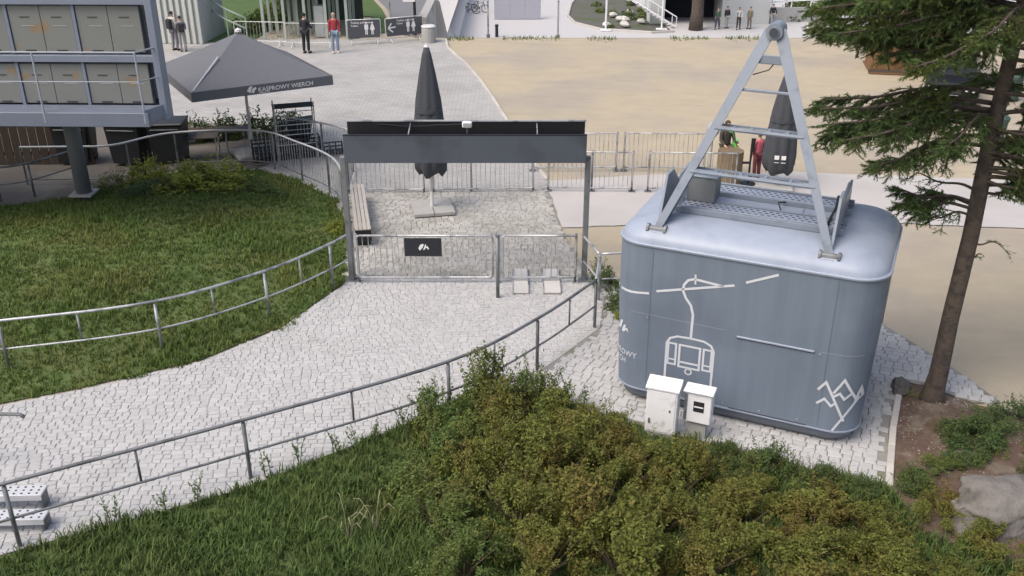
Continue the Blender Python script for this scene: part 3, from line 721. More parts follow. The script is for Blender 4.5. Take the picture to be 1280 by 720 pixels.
# closed parasols
def closed_parasol(label, loc, top, bot, r, base, seed, rz=0., marks=False):
    o = thing('closed_parasol', label, 'parasol', loc, rz)
    MB().tube([(0, 0, 0), (0, 0, top - .1)], .035, 10).build('pole', mat('white_pole', (.62, .62, .63), .4), o, True)
    rnd = random.Random(seed); ph = [rnd.uniform(-.3, .3) for _ in range(8)]
    H_ = top - bot
    prof = [(r * .72, bot), (r * .98, bot + .05 * H_), (r, bot + .16 * H_), (r * .93, bot + .35 * H_), (r * .74, bot + .6 * H_), (r * .5, bot + .8 * H_), (r * .28, bot + .95 * H_), (r * .16, top)]
    n = 48
    def wob(a, z):
        t = (top - z) / H_; f = .16 * t + .05
        return 1 + f * (abs(math.sin(a * 4 + ph[0] + .5 * math.sin(z * 1.3 + ph[1]))) - .6) + .05 * math.sin(a * 2 + ph[2] + z)
    vs = []
    m = MB()
    for i, (rr, z) in enumerate(prof):
        for k in range(n):
            a = 2 * math.pi * k / n; q = rr * wob(a, z); dz = (.07 * H_ / 2.5 * math.sin(a * 4 + ph[3]) - .03 * abs(math.sin(a * 8))) if i < 2 else 0
            vs.append((q * math.cos(a), q * math.sin(a), z + dz))
    fs = [(i * n + k, i * n + (k + 1) % n, (i + 1) * n + (k + 1) % n, (i + 1) * n + k) for i in range(len(prof) - 1) for k in range(n)] + [tuple((len(prof) - 1) * n + k for k in range(n)), tuple(range(n))[::-1]]
    m.add(vs, fs); cv = m.build('canopy', FABD, o, True)
    MB().lathe([(.05, top - .02), (.08, top + .02), (.03, top + .06), (.01, top + .1)], 10).build('finial', mat('white_pole', (.6, .6, .6)), o)
    MB().lathe([(r * .86, bot + .5 * H_), (r * .85, bot + .53 * H_)], 24).build('strap', FABD, cv)
    if marks:
        t = MB()
        for dx in (-.09, .09):
            for k in (0, 1): t.box((dx, -r - .06, bot + .5 - k * .14), (.12, .012, .11 if k == 0 else .014))
        t.build('label_print', LETTER, cv)
    bz = MB()
    if base:
        for i, (x, y) in enumerate(((-.27, -.27), (.27, -.27), (.27, .27), (-.27, .27))): MB().box((x, y, .065), (.52, .52, .09), ch=.01).build('base_slab', CONC, o)
        bz.box((0, 0, .025), (1.0, .12, .03)); bz.box((0, 0, .03), (.12, 1.0, .03)); bz.build('base_frame', GALV, o)
        MB().tube([(0, 0, .03), (0, 0, .5)], .05, 10).build('sleeve', mat('white_pole', (.6, .6, .6)), o)
    else:
        MB().box((0, 0, .06), (.9, .9, .1), ch=.02).build('base_slab', CONC, o)
    return o
closed_parasol('tall closed dark parasol on four slabs behind the portal', (-2.08, 23.45, .02), 4.2, 1.05, .4, True, 3, R(12))
closed_parasol('closed dark parasol with small white print behind the cabin', (7.35, 25.3, 0), 3.3, .5, .42, False, 5, R(-12), True)

# ------------------------------------------------------------------ raised locker container
LOCK = mat('locker_grey', (.19, .2, .192), .55, .08, 2, c2=(.27, .16, .06), c2scale=1.9, c2lo=.6, c2hi=.72)
FRAMEB = mat('container_frame_blue_grey', (.19, .22, .285), .5, .08, 2)
FRAMED = mat('container_frame_dark', (.11, .12, .14), .6, .1, 3)
WX = -7.85
lc = thing('locker_container', 'raised blue grey container with two rows of grey lockers and a balcony', 'container', (WX, 21.5, 0), R(-1.2))
MB().prism([(-14, .24), (-.1, .24), (-1.2, 2.6), (-14, 2.6)], 3.4, 6.3).build('shell', FRAMED, lc)
MB().box((-7.02, -.33, 3.13), (13.6, .72, .32), ch=.01).build('platform_beam', mat('platform_blue', (.145, .17, .225), .5, .08, 2), lc)
MB().prism([(-14, .05), (-.1, .05), (-1.35, 3.2), (-14, 3.2)], 2.98, 3.26).build('floor_beam', FRAMED, lc)
MB().box((-.06, .02, 4.7), (.16, .34, 3.4), ch=.01).build('corner_post', FRAMEB, lc)
MB().box((-7, .06, 4.34), (13.8, .14, .15), ch=.006).build('cross_beam', FRAMEB, lc)
MB().box((-7, .06, 5.6), (13.8, .16, .16), ch=.006).build('cross_beam', FRAMEB, lc)
for r_, (z0, z1) in enumerate(((3.3, 4.22), (4.46, 5.5))):
    x = -.36
    for i in range(9):
        if -x > 7.2: break
        wd = 1.42
        cbn = MB().box((x - wd / 2, .16, (z0 + z1) / 2), (wd, .1, z1 - z0)).build('locker', FRAMED, lc)
        for k in (0, 1):
            dx = x - wd / 4 - k * wd / 2
            dr = MB().box((dx, .095, (z0 + z1) / 2), (wd / 2 - .012, .03, z1 - z0 - .03), ch=.005).build('door', LOCK, cbn)
            # handle and louvre slots are pressed into the door skin (joined with its frame strip)
            MB().box((dx, .076, z1 - .26), (.22, .014, .018)).build('handle', mat('slot_dark', (.04, .04, .045), .6), lc); MB().box((dx, .076, z0 + .05), (.24, .014, .03)).build('louvre', mat('slot_dark', (.04, .04, .045)), lc)
            MB().box((dx + .05, .077, z1 - .45), (.3, .008, .012)).build('name_strip', mat('strip_pale', (.42, .42, .4), .5), lc)
        MB().box((x - wd - .045, .1, (z0 + z1) / 2), (.07, .1, z1 - z0 + .04)).build('divider', FRAMEB, lc)
        x -= wd + .09
RAILB = mat('balcony_rail', (.3, .33, .38), .5, .06)
for z in (4.62, 3.98): MB().tube([(-13.8, -.68, z), (-.3, -.68, z), (-.02, .0, z)], .022 if z > 4.5 else .014, 6).build('balcony_rail', RAILB, lc)
for x in (-.3, -2.55, -4.8, -7, -9.2): MB().tube([(x, -.68, 3.05), (x, -.68, 4.62)], .022, 6).build('balcony_post', RAILB, lc)
MB().box((-.16, -.34, 3.2), (.04, .74, .3), Matrix.Rotation(R(-22), 3, 'Z')).build('end_plate', FRAMEB, lc)
cl = thing('support_column', 'thick grey steel column under the raised locker container', 'column', (-11.5, 24.3, 0))
MB().tube([(0, 0, -.05), (0, 0, 2.92)], .2, 20).build('shaft', mat('column_paint', (.15, .16, .17), .6, .1, 4), cl, True)
MB().box((0, 0, .19), (.6, .6, .06), ch=.01).build('base_plate', CONC, cl)
# what stands under the container
for i, (x, y, lb) in enumerate(((-13.0, 27.6, 'black waste bin under the container farthest from the parasol'), (-11.35, 27.5, 'black waste bin under the container beside the column'), (-10.2, 27.6, 'black waste bin under the container nearest the parasol'))):
    b = thing('waste_bin', lb, 'bin', (x, y, 0), random.uniform(-.1, .1), 'bins under the container')
    MB().add([(-.42, -.38, .1), (.42, -.38, .1), (.42, .38, .1), (-.42, .38, .1), (-.5, -.45, 1.2), (.5, -.45, 1.2), (.5, .45, 1.2), (-.5, .45, 1.2)], [(3, 2, 1, 0), (4, 5, 6, 7), (0, 1, 5, 4), (1, 2, 6, 5), (2, 3, 7, 6), (3, 0, 4, 7)]).build('body', mat('bin_black', (.02, .022, .026), .5), b)
    MB().box((0, .02, 1.25), (1.06, .98, .08), ch=.03).build('lid', mat('bin_black', (.02, .022, .026)), b)
    for s in (-.36, .36): MB().tube([(s - .04, .36, .11), (s + .04, .36, .11)], .11, 10).build('wheel', DARKR, b)
    MB().tube([(-.4, -.47, 1.12), (.4, -.47, 1.12)], .02, 6).build('handle', GALVD, b)
wl = thing('wooden_fence', 'dark brown board fence in the shade under the container', 'fence', (-17.5, 27.2, 0), R(2))
for i in range(20): MB().box((i * .26, 0, .75), (.24, .03, 1.5 + .03 * (i % 3)), ch=.005).build('board', mat('dark_brown_board', (.075, .055, .042), .85, .2, 9, objrand=.2), wl)
for z in (.35, 1.2): MB().box((2.5, .04, z), (5.2, .05, .1)).build('rail', mat('dark_brown_board', (.075, .055, .042)), wl)
handrail('dark handrail stub in the shade beside the support column', [(-14.9, 23.9), (-13.2, 24.3), (-12.3, 25.6)], [(-13.7, 24.15), (-12.95, 24.5), (-12.3, 25.6)], [], m=GALVD, h=.95)
PAVD = mat('brown_shaded_paving', (.12, .108, .095), .95, .15, 3, bump=.4, bscale=12, c2=(.16, .15, .13), c2scale=.8)  # dark brown paving; under the parasol this tone paints in the shade
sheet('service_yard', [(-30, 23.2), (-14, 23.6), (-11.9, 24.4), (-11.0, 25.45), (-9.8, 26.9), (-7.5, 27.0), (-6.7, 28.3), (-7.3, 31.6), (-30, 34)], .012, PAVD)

# ------------------------------------------------------------------ open parasol
op = thing('open_parasol', 'large open square grey parasol with white lettering on its valance', 'parasol', (-7.95, 28.25, 0), R(31))
ap = Vector((0, 0, 3.72)); zc = 2.62; hw = 2.0; cs = [(-hw, -hw), (hw, -hw), (hw, hw), (-hw, hw)]
for i in range(4):
    a, b = cs[i], cs[(i + 1) % 4]; m = MB(); K = 8; idx = {}
    vs = []; fs = []
    for r in range(K + 1):
        t = r / K
        for c in range(K + 1):
            s = c / K; ex = a[0] + (b[0] - a[0]) * s; ey = a[1] + (b[1] - a[1]) * s
            sag = -.10 * math.sin(math.pi * s) * t * (1 - .4 * t) - .03 * math.sin(math.pi * t)
            vs.append((ex * t, ey * t, ap.z + (zc - ap.z) * t + sag))
    for r in range(K):
        for c in range(K):
            q = r * (K + 1) + c; fs.append((q, q + K + 1, q + K + 2, q + 1))
    m.add(vs, fs); me = m.mesh('canopy_panel', FAB, True); o = link('canopy_panel', me, op)
    m = MB()
    m.add([(a[0] * 1.002, a[1] * 1.002, zc), (b[0] * 1.002, b[1] * 1.002, zc), (b[0] * 1.006, b[1] * 1.006, zc - .27), (a[0] * 1.006, a[1] * 1.006, zc - .27)], [(0, 1, 2, 3)])
    o = m.build('valance', FAB, op)
    s = o.modifiers.new('thick', 'SOLIDIFY'); s.thickness = .012
    MB().tube([(0, 0, ap.z - .12), (a[0] * .99, a[1] * .99, zc - .06)], .022, 6).build('rib', mat('white_pole', (.6, .6, .6)), op)
    MB().tube([(a[0] * .5, a[1] * .5, (zc + ap.z) / 2 - .12), (a[0] * .05, a[1] * .05, 2.1)], .016, 6).build('strut', mat('white_pole', (.6, .6, .6)), op)
MB().lathe([(.04, 3.7), (.1, 3.74), (.09, 3.8), (.02, 3.84)], 12).build('finial', mat('white_pole', (.6, .6, .6)), op)
MB().tube([(0, 0, 0), (0, 0, 3.7)], .045, 10).build('pole', mat('white_pole', (.6, .6, .6)), op)
MB().box((0, 0, .08), (1.1, 1.1, .14), ch=.03).build('base', CONC, op)
MB().tube([(-hw * .97, -hw * .97, zc + .02), (-hw * .45, -hw * .45, zc + (ap.z - zc) * .55 + .03)], .018, 5).build('edge_piping', mat('white_pole', (.6, .6, .6)), op)
tv, tf = text2d('KASPROWY WIERCH', .17); m = MB(); m.add([(-.2 + x, -hw * 1.006 - .03, zc - .2 + y) for x, y, _ in tv], tf)
for p in ([(-.52, .03), (-.42, .15), (-.34, .14), (-.38, .08), (-.42, -.04)], [(-.4, -.02), (-.35, .08), (-.26, .12), (-.24, .06), (-.3, .02), (-.32, -.05)]): m.add([(x + .0, -hw * 1.006 - .03, zc - .17 + z) for x, z in p], [tuple(range(len(p)))])
m.box((-.02, -hw * 1.006 - .02, zc - .235), (.3, .006, .014))
m.build('lettering', LETTER, op)

# clutter under the parasol: stacked crates, table, steel rack, benches
CR = mat('crate_plastic_dark', (.03, .03, .034), .6)
def crate(loc, rz, label, size=(.6, .4, .3)):
    o = thing('crate', label, 'crate', loc, rz, 'dark crates under the parasol'); L_, W_, H_ = size
    for z in (.02, H_ * .5, H_ - .03):
        for s in (-1, 1):
            MB().box((0, s * W_ / 2, z), (L_, .015, .05)).build('slat', CR, o); MB().box((s * L_ / 2, 0, z), (.015, W_, .05)).build('slat', CR, o)
    for x in (-.5, -.17, .17, .5):
        for s in (-1, 1): MB().box((x * L_, s * W_ / 2 - s * .012, H_ / 2), (.03, .012, H_)).build('upright', CR, o)
    MB().box((0, 0, .01), (L_, W_, .015)).build('bottom', CR, o); return o
for i in range(4):
    for k in range(2 if i < 3 else 1):
        crate((-7.5 + i * .66, 27.75 + .25 * i, .02 + k * .31), R(20), ['dark plastic crate standing on the ground under the parasol', 'dark plastic crate stacked on another under the parasol'][k])
rk = thing('steel_rack', 'open steel tube rack with shelves under the parasol edge', 'rack', (-7.0, 27.62, 0), R(18))
for x in (0, 1.15):
    for y in (0, .5): MB().tube([(x, y, 0), (x, y, 1.75)], .022, 6).build('upright', GALV, rk)
for z in (.5, .8, 1.1, 1.5):
    for y in (0, .5): MB().tube([(0, y, z), (1.15, y, z)], .014, 6).build('crossbar', GALV, rk)
MB().box((.57, .25, 1.62), (1.2, .55, .02)).build('shelf', mat('rack_dark', (.05, .045, .045), .7), rk)
for i, (x, y, lb) in enumerate(((-9.4, 27.9, 'grey tube frame table behind the fence nearest the container'), (-8.6, 28.6, 'grey tube frame table close to the parasol pole'))):
    t = thing('table', lb, 'table', (x, y, 0), R(8))
    MB().box((0, 0, .73), (1.1, .65, .03), ch=.006).build('table_top', mat('table_top_brown', (.1, .085, .07), .7), t)
    for a in (-.5, .5):
        for b in (-.28, .28): MB().tube([(a, b, 0), (a, b, .72)], .018, 6).build('leg', GALV, t)
bn = thing('bench', 'low dark bench in the shade of the open parasol', 'bench', (-9.9, 29.6, 0), R(25))
MB().box((0, 0, .44), (1.8, .4, .05), ch=.01).build('seat', mat('dark_brown_board', (.07, .05, .04)), bn)
for a in (-.7, .7): MB().box((a, 0, .21), (.08, .36, .42)).build('leg', BLACKP, bn)
pl = thing('planter', 'dark wedge shaped planter tub at the corner of the fence', 'planter', (-6.55, 28.75, 0), R(10))
MB().add([(-.2, -.2, 0), (.2, -.2, 0), (.2, .2, 0), (-.2, .2, 0), (-.38, -.3, .95), (.42, -.3, 1.05), (.42, .3, 1.05), (-.38, .3, .95)], [(3, 2, 1, 0), (4, 5, 6, 7), (0, 1, 5, 4), (1, 2, 6, 5), (2, 3, 7, 6), (3, 0, 4, 7)]).build('tub', CR, pl)
MB().box((0, 0, .97), (.62, .5, .06)).build('soil', SOIL, pl)

# ------------------------------------------------------------------ pavilion and barriers at the far left
CORR = mat('pale_corrugated_metal', (.5, .52, .49), .5, .06, 2, objrand=.05)
hall = thing('corrugated_hall', 'pale corrugated metal hall behind the locker container', 'building', (-18.6, 46.2, 0), R(-4))
MB().box((0, 1.5, 1.9), (8, 3, 3.8)).build('wall', mat('hall_wall', (.38, .4, .38), .6), hall)
for i in range(27): MB().box((-3.9 + i * .3, -.05, 1.9), (.16, .1, 3.8), ch=.02).build('rib', CORR, hall)
MB().box((0, 1.5, 3.85), (8.3, 3.3, .12)).build('roof', GALV, hall)
SAGE = mat('sage_painted_steel', (.36, .42, .37), .55, .07, 2)
pv = thing('entrance_pavilion', 'sage green open pavilion with rows of square columns', 'pavilion', (-10.1, 47.2, 0), R(3))
MB().box((.2, 2.6, 2.42), (4.5, 5.6, .16)).build('roof', SAGE, pv)
MB().box((.2, -.22, 2.42), (4.6, .06, .34)).build('roof_fascia', SAGE, pv)
for i in range(9):
    x = -1.9 + i * .5
    for y in ((0, 1.6, 3.2) if i % 2 == 0 else (.8,)):
        MB().box((x, y, 1.17), (.13, .13, 2.34)).build('column', SAGE, pv)
MB().box((.2, 5.2, 1.2), (4.4, .1, 2.4)).build('back_wall', mat('pavilion_back', (.06, .08, .06), .8), pv)
cn = MB().box((.75, .5, .75), (.5, .5, 1.5), ch=.03).build('ticket_machine', mat('machine_grey', (.4, .42, .42), .4), pv)
BG = mat('barrier_pale', (.6, .62, .6), .45, metal=.3)
for i, (a, b, lb) in enumerate((((-13.0, 45.6), (-10.55, 45.3), 'crowd barrier in front of the pavilion closer to the corrugated hall'), ((-10.5, 45.1), (-8.15, 45.0), 'crowd barrier in front of the pavilion behind the person in black'))):
    barrier(lb, a, b, 1.1, .22, .15, BG, 'crowd barriers by the pavilion', posts=(), cat='barrier', name='crowd_barrier', feet=True)
for i, (a, b, lb, arrow) in enumerate((((-7.75, 45.6), (-6.2, 45.95), 'barrier with dark toilet banner beside the person in red', False), ((-5.98, 46.0), (-4.3, 46.95), 'barrier with dark toilet banner showing a white arrow', True))):
    o = barrier(lb, a, b, 1.15, .22, .3, BG, None, posts=(), cat='barrier', name='banner_barrier', feet=True); L_ = (Vector(b) - Vector(a)).length
    bnr = MB().box((L_ / 2, -.04, .72), (L_ - .1, .012, .8)).build('banner', mat('banner_grey', (.075, .08, .092), .6, .08), o)
    m = MB()
    def fig(x, z, s, skirt):
        m.add([(x + .05 * s * math.cos(k), -.0525, z + .38 * s + .05 * s * math.sin(k)) for k in [j * math.pi / 4 for j in range(8)]], [tuple(range(8))])
        pts = [(-.05, .31), (.05, .31), (.12, .06), (.05, .06), (.05, -.16), (.01, -.16), (.01, .0), (-.01, .0), (-.01, -.16), (-.05, -.16), (-.05, .06), (-.12, .06)] if skirt else [(-.09, .31), (.09, .31), (.09, .08), (.055, .08), (.055, -.16), (.01, -.16), (.01, .05), (-.01, .05), (-.01, -.16), (-.055, -.16), (-.055, .08), (-.09, .08)]
        k = len(pts); m.add([(x + a_ * s, -.0525, z + b_ * s) for a_, b_ in pts], [tuple(range(k))])
    fx = L_ * .66
    fig(fx - .13, .62, 1., False); fig(fx + .15, .62, 1., True)
    tv, tf = text2d('Toalety publiczne', .13); x0 = .2 if not arrow else .55
    m.add([(x0 + x, -.0525, .98 + y) for x, y, _ in tv], tf); tv, tf = text2d('Toilets', .12); m.add([(x0 + x, -.0525, .84 + y) for x, y, _ in tv], tf)
    if arrow:
        for pts in ([(.12, .7), (.5, .74)], [(.12, .7), (.3, .92)], [(.12, .7), (.36, .5)]):
            v, f = strip2d(pts, .06); m.add([(a_, -.0525, b_) for a_, b_ in v], f)
    m.build('print', LETTER, bnr)
tr = thing('tube_handrail', 'green curving tube handrail beside the corrugated hall', 'handrail', (-14.2, 46.5, 0))
for dz in (0, .5):
    MB().tube([(-.6, 3.2, 2.6 - dz), (-.55, 1.8, 2.1 - dz), (-.2, .8, 1.75 - dz), (.6, .1, 1.5 - dz), (1.6, -.3, 1.15 - dz)], .045, 8).build('rail', mat('rail_green_grey', (.3, .37, .31), .5), tr, True)
for p, h in (((-.55, 1.8), 2.1), ((.6, .1), 1.5), ((1.6, -.3), 1.15)): MB().tube([(*p, 0), (*p, h)], .035, 6).build('post', mat('rail_green_grey', (.3, .37, .31)), tr)
# grass verge and asphalt lane behind the barriers
sheet('verge', [(-22, 49.5), (-15.2, 46.2), (-12.5, 46.6), (-12.2, 53.5), (-7.6, 53.5), (-7.9, 46.9), (-6.3, 49.0), (-6.4, 51.0), (-7.4, 56), (-9, 61.8), (-22, 61.8)], .02, mat('verge_grass', (.06, .105, .025), .9, .3, 1.5, bump=.6, bscale=15))
ASPH = mat('asphalt_lane', (.16, .165, .175), .9, .08, 1.5, bump=.1)
sheet('lane', [(-6.1, 49.0), (-4.95, 47.9), (-4.95, 61.5), (-8.6, 61.5), (-7.1, 56), (-6.2, 51.2)], .012, ASPH)
bo = thing('bollard', 'squat concrete bollard at the end of the banner barriers', 'bollard', (-3.98, 46.4, 0))
MB().lathe([(.33, 0), (.34, .5), (.34, .62), (.3, .7)], 16).build('drum', CONC, bo); MB().lathe([(.35, .7), (.35, .75), (.3, .78)], 16).build('cap', mat('white_pole', (.6, .6, .6)), bo)
rw = thing('retaining_wall', 'pale low retaining wall beside the lane with a stone base', 'wall', (-4.35, 48.6, 0))
MB().box((0, 2.2, -2.1), (.3, 6.4, 6.0)).build('wall', mat('pale_plaster', (.5, .48, .44), .85, .1, 2, c2=(.33, .27, .22), c2scale=1.5), rw)
MB().box((0, 2.2, .94), (.42, 6.5, .08)).build('coping', CONC, rw)
sp_ = thing('sign_post', 'black post with white direction plates beside the lane', 'sign', (-4.75, 47.9, 0))
MB().tube([(0, 0, 0), (0, 0, 2.6)], .07, 8).build('post', BLACKP, sp_)
for i, z in enumerate((1.75, 2.1, 2.4)): MB().box((-.25, -.08, z), (.6 if i == 0 else .4, .03, .2)).build('plate', LETTER, sp_)
for (x, y, z, h, lb) in ((-1.2, 48.9, -.4, 3.4, 'slim grey lamp pole at the plaza edge near the retaining wall'), (2.3, 48.7, -.4, 3.4, 'slim grey lamp pole at the plaza edge near the planted island'), (-6.05, 48.6, 0, 3.2, 'slim white pole standing between the banner barriers and the lane')):
    p = thing('lamp_pole', lb, 'pole', (x, y, z)); MB().tube([(0, 0, 0), (0, 0, h)], .045, 8).build('shaft', GALV, p); MB().lathe([(.09, 0), (.09, .3), (.05, .34)], 10).build('base', GALVD, p); MB().box((0, -.2, h), (.12, .5, .08), ch=.02).build('head', GALV, p)
# weeds along the plaza edge are part of the far grass strip
EG = []; ET = []; n = 0
for _ in range(1500):
    x = random.uniform(-4, 22); y = 47.35 + .35 * math.sin(x * .7) * .3 + random.gauss(0, .3); z = -.03 + drop(x, y)
    if math.sin(x * 1.7) + math.sin(x * .6 + 1) < -.1: continue
    a = random.uniform(0, 6.28); l = random.uniform(.06, .22); wd = .022; dx, dy = math.cos(a), math.sin(a)
    EG += [(x - dy * wd, y + dx * wd, z), (x + dy * wd, y - dx * wd, z), (x + dx * l * .5, y + dy * l * .5, z + l)]; ET.append((n, n + 1, n + 2)); n += 3
tag(link('edge_weeds', np_mesh('edge_weeds', EG, ET, GRASS)), 'ragged weeds along the far edge of the sand square', 'weeds', kind='stuff')

# ------------------------------------------------------------------ lower street behind the drop
LZ = -5.33
def bicycle(loc, rz, label):
    o = thing('bicycle', label, 'bicycle', loc, rz, 'bicycles in the lower street')
    for x in (-.52, .52):
        w_ = MB(); P_ = [(x + .33 * math.cos(a), 0, .34 + .33 * math.sin(a)) for a in [i * math.pi / 9 for i in range(19)]]; w_.tube(P_, .035, 6, False); wo = w_.build('wheel', DARKR, o)
        s = MB()
        for i in range(6): a = i * math.pi / 6; s.tube([(x + .32 * math.cos(a), 0, .34 + .32 * math.sin(a)), (x - .32 * math.cos(a), 0, .34 - .32 * math.sin(a))], .005, 4)
        s.build('spokes', GALVD, wo)
    f = MB()
    for a, b in (((-.52, .34), (-.08, .32)), ((-.08, .32), (-.2, .86)), ((-.2, .8), (.38, .84)), ((.36, .8), (-.08, .32)), ((-.52, .34), (-.19, .78)), ((.52, .34), (.36, .95))): f.tube([(a[0], 0, a[1]), (b[0], 0, b[1])], .025, 6)
    f.build('frame', BLACKP, o); MB().box((-.22, 0, .92), (.28, .14, .06), ch=.02).build('saddle', DARKR, o)
    MB().tube([(.44, -.28, .98), (.36, -.1, 1.02), (.36, .1, 1.02), (.44, .28, .98)], .016, 6).build('handlebar', BLACKP, o); return o
bicycle((-3.7, 87.5, LZ), .1, 'dark bicycle parked closer to the retaining wall in the lower street'); bicycle((-2.9, 88.4, LZ), -.35, 'dark bicycle parked askew behind the other in the lower street')
hb = thing('hoarding', 'large pale lilac grey hoarding panel standing in the lower street', 'hoarding', (-1.5, 84.5, LZ))
for i in range(3): MB().box((.66 + i * 1.31, 0, 1.25), (1.3, .05, 2.4), ch=.01).build('panel', mat('lilac_grey_panel', (.36, .36, .41), .6, .05, .6), hb)
for x in (0, 1.31, 2.62, 3.93): MB().box((x, .06, 1.25), (.06, .06, 2.5)).build('post', GALV, hb)
ib = thing('post_bollard', 'small black bollard in the lower street near the hoarding', 'bollard', (-1.2, 76.5, LZ)); MB().lathe([(.13, 0), (.12, .8), (.16, .84), (.14, .95), (.03, 1.0)], 10).build('shaft', BLACKP, ib)
isl = [(4.9, 86), (5.3, 82.5), (7.2, 79.5), (11.2, 78), (13, 78.5), (12.6, 86), (11, 96), (7, 100), (5.6, 93)]
sheet('planted_island', isl, LZ + .06, mat('island_soil', (.10, .10, .085), .95, .25, 1.2, bump=.6, bscale=8, c2=(.07, .09, .04), c2scale=.6))
kb2 = thing('island_kerb', 'pale kerb ring around the planted island', 'kerb', (0, 0, LZ))
for a, b in zip(isl, isl[1:] + isl[:1]):
    a, b = Vector(a), Vector(b); c = (a + b) / 2; t = b - a; MB().box((0, 0, .05), (t.length + .05, .2, .2), ch=.02).build('kerb_stone', KERB, kb2, loc=(c.x, c.y, .02), rot=(0, 0, math.atan2(t.y, t.x)))
for i in range(9):
    x, y = random.uniform(7.4, 11.6), random.uniform(80, 88)
    s = thing('island_stone', 'pale rounded stone lying on the planted island', 'stone', (x, y, LZ + .1), random.uniform(0, 6), 'stones on the planted island')
    m = MB().lathe([(.1, 0), (.34, .1), (.38, .22), (.24, .38), (.04, .43)], 9, wob=lambda a, z: 1 + .2 * math.sin(3 * a + i)); m.build('stone', mat('pale_stone', (.5, .49, .46), .9, .15, 4), s)
WP = mat('white_paint_steel', (.7, .7, .71), .5)
for (x, y, h, lb) in ((7.6, 79.0, 5.5, 'white flag pole at the corner of the planted island'), (12.2, 79.4, 5.5, 'white flag pole beside the white stair')):
    p = thing('flag_pole', lb, 'pole', (x, y, LZ)); MB().tube([(0, 0, 0), (0, 0, h)], .08, 8).build('shaft', WP, p); MB().box((0, 0, .08), (.9, .5, .14), ch=.03).build('foot', WP, p)
st = thing('stair', 'white steel outdoor stair with tubular rails in front of the dark opening', 'stair', (12.3, 80.5, LZ), R(8))
for i in range(11): MB().box((.9 - i * .28, .3 + i * .1, .1 + i * .18), (.34, 1.2, .05)).build('step', WP, st)
for s in (-.3, .9):
    MB().tube([(1.2, s, .9), (-2.2, s + 1.2, 2.9)], .05, 6).build('rail', WP, st); MB().tube([(1.2, s, .1), (-2.2, s + 1.2, 2.1)], .07, 6).build('stringer', WP, st)
    for t in (0, .33, .66, 1): MB().tube([(1.2 - 3.4 * t, s + 1.2 * t, .1 + 2 * t), (1.2 - 3.4 * t, s + 1.2 * t, .9 + 2 * t)], .04, 6).build('baluster', WP, st)
lb_ = thing('station_building', 'pale building with a wide dark entrance in the lower street', 'building', (13.4, 82.2, LZ))
GW = mat('pale_building_wall', (.52, .54, .53), .8, .06, .8)
MB().box((3.2, 2, 3.5), (10, 4, 2.4)).build('wall', GW, lb_); MB().box((-1.2, 2, 1.15), (1.2, 4, 2.3)).build('wall', GW, lb_); MB().box((6.2, 2, 1.15), (4, 4, 2.3)).build('wall', GW, lb_)
MB().box((1.8, 3.6, 1.15), (4.8, .2, 2.3)).build('back_wall', mat('dark_interior', (.02, .022, .03), .9), lb_); MB().box((1.8, 1.9, 2.28), (4.8, 3.6, .06)).build('soffit', mat('dark_interior', (.02, .022, .03)), lb_)
MB().box((1.8, -.1, 2.5), (5.2, .3, .12)).build('lintel', WP, lb_)
sl_ = thing('ramp_wall', 'low grey ramp wall with white handrails beside the walking people', 'wall', (20, 83, LZ), R(6))
MB().box((3, 0, .6), (9, .3, 1.2)).build('wall', mat('ramp_grey', (.35, .35, .34), .8), sl_)
for z in (1.7, 2.2): MB().tube([(-1.5, 0, z - .2), (3, 0, z), (7.5, 0, z + .15)], .06, 6).build('rail', WP, sl_)
for i in range(6): MB().tube([(-1.4 + i * 1.7, 0, 1.1), (-1.4 + i * 1.7, 0, 2.2)], .05, 6).build('post', WP, sl_)
fg = thing('tarpaulin', 'crumpled white tarpaulin lying by the far edge of the square', 'tarpaulin', (17.8, 51.5, -3.2), R(-10))
V = []; Fq = []; K = 12
for j in range(K + 1):
    for i in range(K + 1): V.append((-1.6 + 3.2 * i / K + .2 * j / K, -1.5 + 3 * j / K, 1.4 + .8 * j / K + .18 * math.sin(i * 1.1 + j * .7) + .1 * math.sin(i * 2.3)))
Fq = [(j * (K + 1) + i, j * (K + 1) + i + 1, (j + 1) * (K + 1) + i + 1, (j + 1) * (K + 1) + i) for j in range(K) for i in range(K)]
q = MB().add(V, Fq).build('sheet', WP, fg); q.modifiers.new('t', 'SOLIDIFY').thickness = .02
MB().tube([(-1.4, 0, -1.5), (-1.4, 0, 1.7)], .05, 6).build('prop', GALV, fg); MB().tube([(1.4, 0, -1.5), (1.4, 0, 1.7)], .05, 6).build('prop', GALV, fg)

# ------------------------------------------------------------------ right edge: timber hut, car, litter bins
hut = thing('timber_hut', 'orange brown timber hut with boarded walls behind the spruce', 'hut', (16.6, 39.3, 0), R(-12))
TIMB = mat('orange_timber', (.17, .088, .036), .7, .2, 5, objrand=.2)
for i in range(16): MB().box((-1.6 + i * .21, 0, 1.05), (.2, .04, 2.1), ch=.006).build('plank', TIMB, hut)
for i in range(10): MB().box((-1.72, .1 + i * .21, 1.05), (.04, .2, 2.1), ch=.006).build('plank', TIMB, hut)
MB().box((-.05, 1.1, .03), (3.5, 2.4, .06)).build('floor', TIMB, hut)
MB().box((-.1, -.04, .1), (3.5, .1, .18)).build('sill', mat('dark_brown_board', (.07, .05, .04)), hut)
for s in (-1, 1):
    rp = MB().box((-.05, 1.05 + s * .72, 2.42), (4.0, 1.6, .08), Matrix.Rotation(R(-s * 26), 3, 'X')).build('roof', mat('hut_roof', (.1, .075, .055), .85, .2, 6), hut)
car = thing('parked_car', 'black car parked beside the timber hut behind the spruce', 'car', (16.5, 35.6, 0), R(-25))
CP = mat('black_car_paint', (.008, .008, .01), .5, .05, spec=.25); GL = mat('car_glass', (.012, .014, .018), .25, .02, spec=.3)
